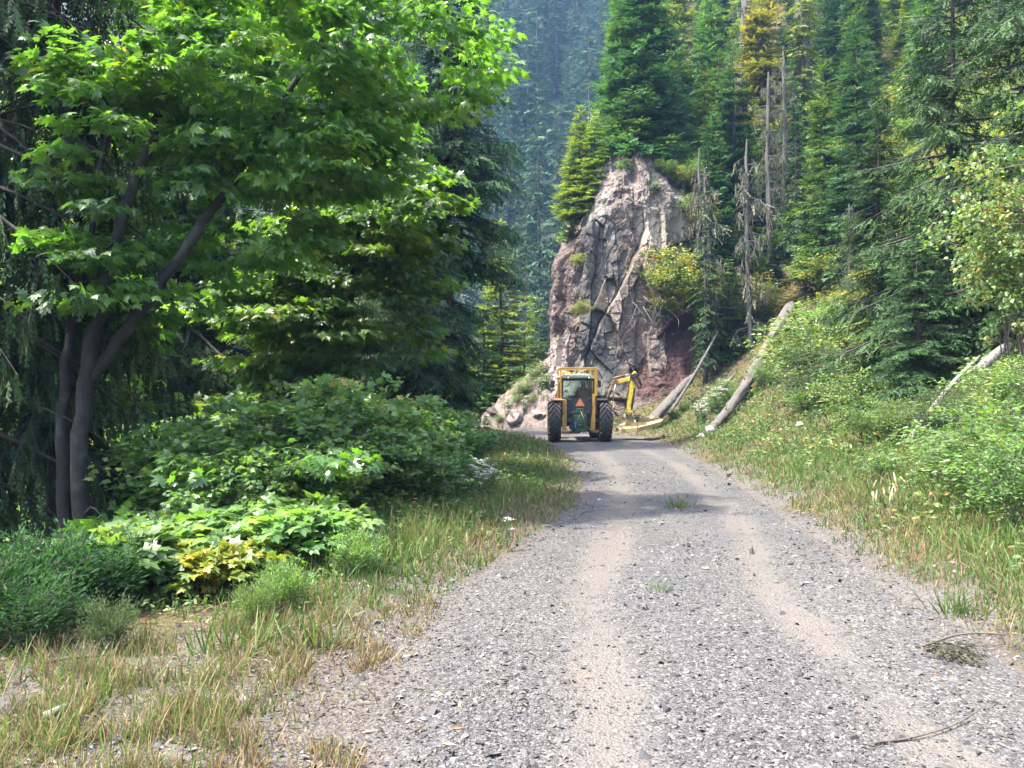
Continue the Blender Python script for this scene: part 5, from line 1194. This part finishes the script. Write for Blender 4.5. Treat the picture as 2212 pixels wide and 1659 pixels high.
a = Acc(); beam(a, (.19, 1.05, 1.2), (.19, .92, 1.62), .04); an_ = np.linspace(0, 2 * pi, 24); tube(a, np.stack([.19 + .19 * np.cos(an_), .90 - .05 * np.sin(an_), 1.63 + .18 * np.sin(an_)], -1), .014, 6, .5, False); fin('steering_wheel', a, M_BLACK, cab, 0)
for x in (-.395, .345):
    a = Acc(); bb(a, x - .05, x + .05, -.17, -.09, 2.245, 2.345); wl = fin('work_light', a, M_BLACK, cab, .012)
    a = Acc(); bb(a, x - .033, x + .033, -.176, -.168, 2.268, 2.325); fin('lens', a, M_LENS, wl, .004)
for x in (-.53, .47):
    a = Acc(); bb(a, x - .055, x + .055, -.135, -.09, 2.265, 2.335); fin('indicator_light', a, M_AMBER, cab, .01)
for s_, xb_, xe in ((-1, -.58, -.30), (1, .53, .26)):                # sloping stays below the rear window
    a = Acc(); beam(a, (xb_, -.06, 1.64), (xe, -.06, 1.50), .045, .03); fin('window_stay', a, M_STEEL if s_ < 0 else M_DGREY, cab, .006)
a = Acc(); tube(a, [(-.2, -.02, 1.60), (-.06, -.03, 1.9)], .008, 5); beam(a, (-.11, -.03, 1.72), (.02, -.03, 2.1), .012); fin('wiper', a, M_BLACK, cab, 0)
# fenders
for sd in (-1, 1):
    a = Acc(); n = 15; th = np.linspace(rad(66), rad(172), n); r0, r1 = .80, .83; xi, xo = sd * .60, sd * (1.0 if sd > 0 else .98); V = []
    for t in th:
        for r_ in (r0, r1):
            for x in (xi, xo): V.append((x, -r_ * cos(t), .735 + r_ * sin(t)))
    Q = []
    for k in range(n - 1):
        b_ = k * 4; c_ = b_ + 4; Q += [(b_, b_ + 1, c_ + 1, c_), (b_ + 2, c_ + 2, c_ + 3, b_ + 3), (b_, c_, c_ + 2, b_ + 2), (b_ + 1, b_ + 3, c_ + 3, c_ + 1)]
    Q += [(0, 2, 3, 1), (n * 4 - 4, n * 4 - 3, n * 4 - 1, n * 4 - 2)]; a.add(V, None, Q)
    bb(a, min(xi, xi - sd * .03), max(xi, xi - sd * .03), -.5, .6, 1.0, 1.5)
    fin('fender', a, M_RUST if sd < 0 else M_BLACK, tractor, .006)
# golden guard cage
a = Acc()
for y in (-.14, 1.55):
    for x, wv in ((-.66, .055), (.60, .10)):
        zl = 1.42 if x < 0 else 1.72
        bb(a, x - wv / 2, x + wv / 2, y - .04, y + .04, zl, 2.60)
    bb(a, -.69, .65, y - .04, y + .04, 2.602, 2.665)
for x in (-.66, .60): bb(a, x - .03, x + .03, -.098, 1.508, 2.604, 2.66)
bb(a, -.60, .54, .35, .40, 2.60, 2.64); bb(a, .24, .29, .30, .34, 2.40, 2.62); beam(a, (-.05, .28, 2.45), (.36, .30, 2.63), .022); beam(a, (-.58, .28, 2.50), (-.1, .28, 2.47), .02)
prism(a, [(.545, 1.72), (.65, 1.72), (.65, 1.66), (.565, 1.60), (.565, .42), (.345, .42), (.47, 1.05), (.47, 1.70)], -.182, -.102)
bb(a, -.62, -.455, -.19, -.10, .40, 1.52); bb(a, -.66, -.60, -.18, -.11, 1.38, 1.47); bb(a, -.70, -.62, -.13, -.08, 1.40, 1.46)
fin('guard_frame', a, M_YEL, tractor, .012)
a = Acc(); prism(a, [(-.58, 2.437), (-.26, 2.437), (-.28, 2.50), (-.42, 2.54), (-.56, 2.50)], .25, .62); fin('orange_cover', a, M_AMBER, tractor, .02)
a = Acc(); bb(a, -.61, .02, -.24, -.06, .30, .375); bb(a, .35, .68, -.24, -.06, .33, .42); fin('drawbar_plate', a, M_RUST, tractor, .012)
# slow-vehicle triangle
def tri(r, cut, cx_, cz): 
    P3_ = [(cx_ + r * sin(t), cz + r * cos(t)) for t in (0, 2 * pi / 3, 4 * pi / 3)]; o = []
    for k in range(3):
        for j in ((k + 2) % 3, (k + 1) % 3): o.append(tuple(np.array(P3_[k]) * (1 - cut) + np.array(P3_[j]) * cut))
    return [(x, z) for x, z in o]
a = Acc(); prism(a, tri(.215, .10, .02, 1.375), -.232, -.226); sg = fin('warning_triangle', a, M_RED, tractor, 0)
a = Acc(); prism(a, tri(.165, .03, .02, 1.375), -.2365, -.2325); fin('reflector', a, M_ORANGE, sg, 0)
a = Acc(); bb(a, 0, .04, -.224, -.05, 1.34, 1.40); fin('sign_bracket', a, M_DGREY, sg, .004)
# three-point hitch
hitch = empty('hitch', (0, 0, 0)); hitch.parent = tractor
a = Acc(); bb(a, -.20, .24, -.34, -.05, .36, .98); bb(a, -.14, .18, -.40, -.30, .55, .82); cyl(a, (.02, -.50, .60), (.02, -.3, .60), .05, 14); prism(a, [(-.16, .96), (.20, .96), (.14, 1.2), (-.10, 1.2)], -.28, -.08)
for k in range(9): bx(a, (random.uniform(-.16, .2), -.40, random.uniform(.45, .95)), (.06, .05, .05))
fin('hitch_housing', a, M_GREEN, hitch, .012)
for sd in (-1, 1):
    a = Acc(); beam(a, (sd * .20 + .02, -.22, 1.10), (sd * .30 + .02, -.52, 1.02), .05); cyl(a, (sd * .30 + .02, -.50, 1.06), (sd * .30 + .02, -.50, .98), .05, 10); fin('lift_arm', a, M_DGREY, hitch, .008)
    a = Acc(); tube(a, [(sd * .30 + .02, -.50, 1.0), (sd * .33 + .02, -.48, .48)], .022, 8); tube(a, [(sd * .305 + .02, -.5, .85), (sd * .318 + .02, -.49, .65)], .036, 10); fin('lift_link', a, M_DGREY, hitch, 0)
    a = Acc(); beam(a, (sd * .24 + .02, 0, .42), (sd * .36 + .02, -.72, .40), .035, .08); cyl(a, (sd * .36 - .01, -.72, .40), (sd * .36 + .05, -.72, .40), .05, 12); fin('draft_arm', a, M_DGREY, hitch, .008)
a = Acc(); tube(a, [(.04, -.3, 1.08), (.12, -.55, .84), (.16, -.6, .66)], .022, 8); tube(a, [(.0, -.3, 1.0), (-.05, -.45, .8), (.1, -.45, .6), (.0, -.42, .5)], .012, 6); tube(a, [(.1, -.3, 1.05), (.18, -.5, .9), (.05, -.48, .72)], .012, 6); fin('top_link', a, M_DGREY, hitch, 0)
a = Acc(); bb(a, -.20, -.14, -.45, -.40, .50, .72); fin('blue_cylinder', a, M_BLUE, hitch, .015)
# mirrors
for sd, xb_ in ((-1, -.62), (1, .57)):
    a = Acc(); tube(a, smooth_path([(xb_, 1.25, 2.15), (xb_ + sd * .18, 1.2, 2.34), (xb_ + sd * .28, 1.18, 2.30), (xb_ + sd * .27, 1.18, 2.05)], 12), .012, 6); ar = fin('mirror', a, M_DGREY if sd < 0 else M_YEL, tractor, 0)
    a = Acc(); bb(a, xb_ + sd * .27 - .08, xb_ + sd * .27 + .08, 1.12, 1.16, 1.95, 2.22); fin('mirror_head', a, M_BLACK, ar, .02)
# boom
ym = 1.15
boom = empty('mower_boom', (0, 0, 0)); boom.parent = tractor
a = Acc(); bb(a, .34, 1.10, ym - .15, ym + .15, .62, .90); bb(a, .86, 1.12, ym - .18, ym + .18, .60, 1.30); fin('boom_mount', a, M_YEL, boom, .02)
a = Acc()
for dy in (-.08, .08): beam(a, (1.0, ym + dy, 1.22), (1.40, ym + dy, 2.20), .085, .05)
beam(a, (1.12, ym, 1.55), (1.22, ym, 1.8), .06, .16); prism(a, [(1.30, 2.06), (1.44, 2.04), (1.56, 2.10), (1.52, 2.24), (1.40, 2.27)], ym - .13, ym + .13)
fin('inner_boom', a, M_RUST, boom, .01)
a = Acc(); beam(a, (1.46, ym, 2.16), (2.00, ym, 2.27), .12, .14); prism(a, [(1.94, 2.20), (2.06, 2.20), (2.25, 2.44), (2.22, 2.55), (2.16, 2.55), (1.97, 2.36)], ym - .09, ym + .09); fin('middle_boom', a, M_YEL2, boom, .012)
a = Acc(); cyl(a, (1.37, ym - .02, 2.29), (1.80, ym - .02, 2.40), .042, 14); c1 = fin('boom_cylinder', a, M_RUST, boom, 0, True)
a = Acc(); cyl(a, (1.80, ym - .02, 2.40), (2.0, ym - .02, 2.44), .022, 10); fin('cylinder_rod', a, M_STEEL, c1, 0, True)
a = Acc(); cyl(a, (1.16, ym - .22, .92), (1.31, ym - .22, 1.45), .05, 14); c1 = fin('boom_cylinder', a, M_RUST, boom, 0, True)
a = Acc(); cyl(a, (1.31, ym - .22, 1.45), (1.44, ym - .22, 2.06), .024, 10); fin('cylinder_rod', a, M_STEEL, c1, 0, True)
a = Acc(); tube(a, [(1.02, ym - .2, 1.5), (1.08, ym - .22, 1.9), (1.24, ym - .22, 2.1), (1.36, ym - .16, 2.22)], .014, 6); tube(a, [(.98, ym - .2, 1.4), (1.12, ym - .22, 1.85), (1.30, ym - .2, 2.16)], .014, 6); fin('hydraulic_hose', a, M_BLACK, boom, 0)
a = Acc(); prism(a, [(2.02, 2.26), (2.24, 2.30), (2.215, 2.0), (2.17, 1.60), (2.09, 1.16), (1.98, .98), (1.80, 1.0), (1.86, 1.2), (1.94, 1.72)], ym - .10, ym + .10); fin('outer_boom', a, M_YEL2, boom, .014)
a = Acc(); prism(a, [(2.12, 1.94), (2.18, 1.94), (2.09, 1.14), (2.02, 1.10)], ym - .118, ym - .104); cyl(a, (2.15, ym - .15, 1.86), (2.03, ym - .15, 1.22), .034, 12); fin('boom_cylinder', a, M_BLACK, boom, 0)
a = Acc()
for dz, dx in ((0, 0), (.03, .02), (-.02, -.03)):
    tube(a, smooth_path([(1.98, ym - .15, 2.40 + dz), (2.20, ym - .18, 2.42 + dz), (2.36 + dx, ym - .2, 2.12 + dz), (2.40 + dx, ym - .2, 1.97), (2.33 + dx, ym - .2, 1.91 + dz), (2.24, ym - .17, 2.04 + dz), (2.10, ym - .14, 2.30 + dz)], 26), .020, 7)
for k in range(7): beam(a, (1.98 + .03 * k, ym - .14, 2.36 + .02 * (k % 3)), (2.02 + .04 * k, ym - .15, 2.20 + .03 * (k % 2)), .03)
fin('hose_bundle', a, M_BLACK, boom, 0)
a = Acc()
tube(a, smooth_path([(1.84, ym - .14, 1.04), (1.74, ym - .17, 1.0), (1.69, ym - .18, .88), (1.75, ym - .18, .78), (1.85, ym - .16, .80), (1.89, ym - .14, .95)], 20), .022, 7)
tube(a, smooth_path([(2.02, ym - .14, 1.02), (2.06, ym - .18, .86), (2.16, ym - .2, .76), (2.34, ym - .18, .78), (2.44, ym - .14, .86), (2.30, ym - .1, .92), (2.1, ym - .1, .9)], 24), .020, 7)
tube(a, [(2.1, ym - .1, 1.12), (2.15, ym - .14, 1.02), (2.22, ym - .12, .96)], .016, 6); bb(a, 2.20, 2.34, ym - .12, ym + .1, .74, .88)
fin('hose_bundle', a, M_BLACK, boom, 0)
# mower head
head = empty('mower_head', (0, 0, 0)); head.parent = tractor
a = Acc(); out_ = [(1.48, .02), (1.62, -.42), (2.22, -.62), (3.08, -.28), (3.28, .1), (3.02, .62), (2.3, .80), (1.7, .50)]
def dz_(x, y): return .42 + (x - 1.48) * .165 + .15 * y
V = [(x, ym + y, dz_(x, y) + o) for o in (0, .035) for x, y in out_]; n_ = 8
T = [(n_, n_ + k, n_ + k + 1) for k in range(1, n_ - 1)] + [(0, k + 1, k) for k in range(1, n_ - 1)]
a.add(V, T, [(k, (k + 1) % n_, (k + 1) % n_ + n_, k + n_) for k in range(n_)])
for k in range(n_):                                                  # skirt
    (x0, y0), (x1, y1) = out_[k], out_[(k + 1) % n_]; dr = .10
    c0 = np.array([2.35, .08]); s0 = [tuple(c0 + (np.array(p_) - c0) * .985) for p_ in (out_[k], out_[(k + 1) % n_])]
    Vq = [(x0, ym + y0, dz_(x0, y0)), (x1, ym + y1, dz_(x1, y1)), (x1, ym + y1, dz_(x1, y1) - dr), (x0, ym + y0, dz_(x0, y0) - dr)] + [(p_[0], ym + p_[1], dz_(*p_) - d_q) for p_, d_q in ((s0[0], 0), (s0[1], 0), (s0[1], dr), (s0[0], dr))]
    a.add(Vq, None, [(0, 1, 2, 3), (4, 7, 6, 5), (3, 2, 6, 7)])
fin('deck', a, M_DECK, head, .008)
for (x0, y0), (x1, y1), h0 in (((1.78, -.1), (2.2, -.1), .26), ((1.95, -.36), (2.62, -.36), .20), ((2.3, .12), (2.95, .12), .22), ((2.62, .38), (3.22, .22), .17)):
    a = Acc(); z0, z1 = dz_(x0, y0) + .03, dz_(x1, y1) + .03
    P8 = [np.array(p_) for p_ in ((x0, ym + y0, z0), (x1, ym + y1, z1), (x1 - .1, ym + y1, z1 + h0 * .35), (x0 + .25, ym + y0, z0 + h0), (x0 + .06, ym + y0, z0 + h0 * .8))]
    V = P8 + [p_ + np.array([0, .022, 0]) for p_ in P8]; a.add(V, [(0, 1, 2), (0, 2, 3), (0, 3, 4), (5, 7, 6), (5, 8, 7), (5, 9, 8)], [(k, k + 5, (k + 1) % 5 + 5, (k + 1) % 5) for k in range(5)])
    fin('deck_rib', a, M_DECK, head, .003)
a = Acc(); prism(a, [(1.84, 1.02), (2.00, 1.0), (2.10, .80), (2.20, .62), (2.30, .50), (2.02, .46), (1.96, .62), (1.86, .86)], ym - .06, ym + .06); cyl(a, (1.92, ym - .14, .99), (1.92, ym + .14, .99), .07, 14); cyl(a, (2.35, ym + .08, .50), (2.35, ym + .08, .78), .13, 18); fin('head_bracket', a, M_DECK, head, .008)
a = Acc(); bb(a, 2.16, 2.19, ym - .67, ym - .64, .22, .70); fin('deck_post', a, M_RUST, head, .004)

# the driver
def person_mesh():
    V = [(0, 0, 0), (0, -.02, .22), (0, .0, .44), (0, .02, .54), (0, .05, .64), (0, .06, .74),
         (-.19, .0, .46), (-.25, .12, .22), (-.16, .36, .24), (-.12, .43, .26), (.19, .0, .46), (.25, .12, .22), (.16, .36, .24), (.12, .43, .26),
         (-.10, .05, -.02), (-.13, .42, .03), (-.13, .50, -.36), (-.13, .60, -.40), (.10, .05, -.02), (.13, .42, .03), (.13, .50, -.36), (.13, .60, -.40)]
    E = [(0, 1), (1, 2), (2, 3), (3, 4), (4, 5), (2, 6), (6, 7), (7, 8), (8, 9), (2, 10), (10, 11), (11, 12), (12, 13), (0, 14), (14, 15), (15, 16), (16, 17), (0, 18), (18, 19), (19, 20), (20, 21)]
    Rd = [.15, .15, .14, .055, .095, .085, .075, .052, .04, .03, .075, .052, .04, .03, .09, .07, .05, .045, .09, .07, .05, .045]
    me = bpy.data.meshes.new('person'); me.from_pydata(V, E, []); o = bpy.data.objects.new('person', me); COL.objects.link(o)
    sk = o.modifiers.new('skin', 'SKIN')
    for v, r_ in zip(me.skin_vertices[0].data, Rd): v.radius = (r_, r_ * .85)
    me.skin_vertices[0].data[0].use_root = True
    sm = o.modifiers.new('sub', 'SUBSURF'); sm.levels = 2; sm.render_levels = 2
    me.materials.append(M_SHIRT); return o
person = person_mesh(); person.location = (TX0 + .19 * TS, TY0 + .50 * TS, 1.40 * TS); person.scale = (TS, TS, TS); tag(person, 'driver in a dark shirt seated inside the tractor cab, back to the camera', 'person')
a = Acc(); lathe(a, [(-.11, .001), (-.09, .07), (-.03, .098), (.03, .100), (.06, .098), (.065, .094)], 20); v_ = a.V[0]; a.V[0] = np.stack([v_[:, 2], v_[:, 1], -v_[:, 0]], -1) + np.array([0, .055, .755]); prism(a, [(-.08, .70), (.08, .70), (.08, .715), (-.08, .715)], .13, .22)
fin('cap', a, M_HAT, person, 0, True)
a = Acc()
for sx in (-.12, .12):
    bb(a, sx - .035, sx + .035, .42, .50, .235, .285)
    for f in range(4): tube(a, [(sx - .027 + f * .018, .49, .27), (sx - .027 + f * .018, .535, .265 - .004 * abs(f - 1.5)), (sx - .027 + f * .018, .535, .235)], [.009, .0085, .007], 6)
    tube(a, [(sx - np.sign(sx) * .03, .45, .27), (sx - np.sign(sx) * .05, .49, .285)], [.011, .008], 6)
fin('hands', a, M_SKIN, person, .01)
# ---------------------------------------------------------------- air: thin blue haze filling the valley
zlo = min(float(ZZ.min()), float(far_h(FX, FY).min()), -14.5) - 1.0
a = Acc(); bb(a, -194, 152, -44, 296, zlo, 196)
m = bpy.data.materials.new('haze'); m.use_nodes = True; nt = m.node_tree; nt.nodes.clear()
pv = nt.nodes.new('ShaderNodeVolumePrincipled'); ot = nt.nodes.new('ShaderNodeOutputMaterial'); L(nt, pv.outputs[0], ot.inputs['Volume'])
pv.inputs['Color'].default_value = (.32, .57, 1.0, 1); pv.inputs['Density'].default_value = .0004; pv.inputs['Anisotropy'].default_value = .1
hz = link('haze', a.mesh('haze'), m); tag(hz, 'thin blue valley haze', 'haze', kind='stuff')
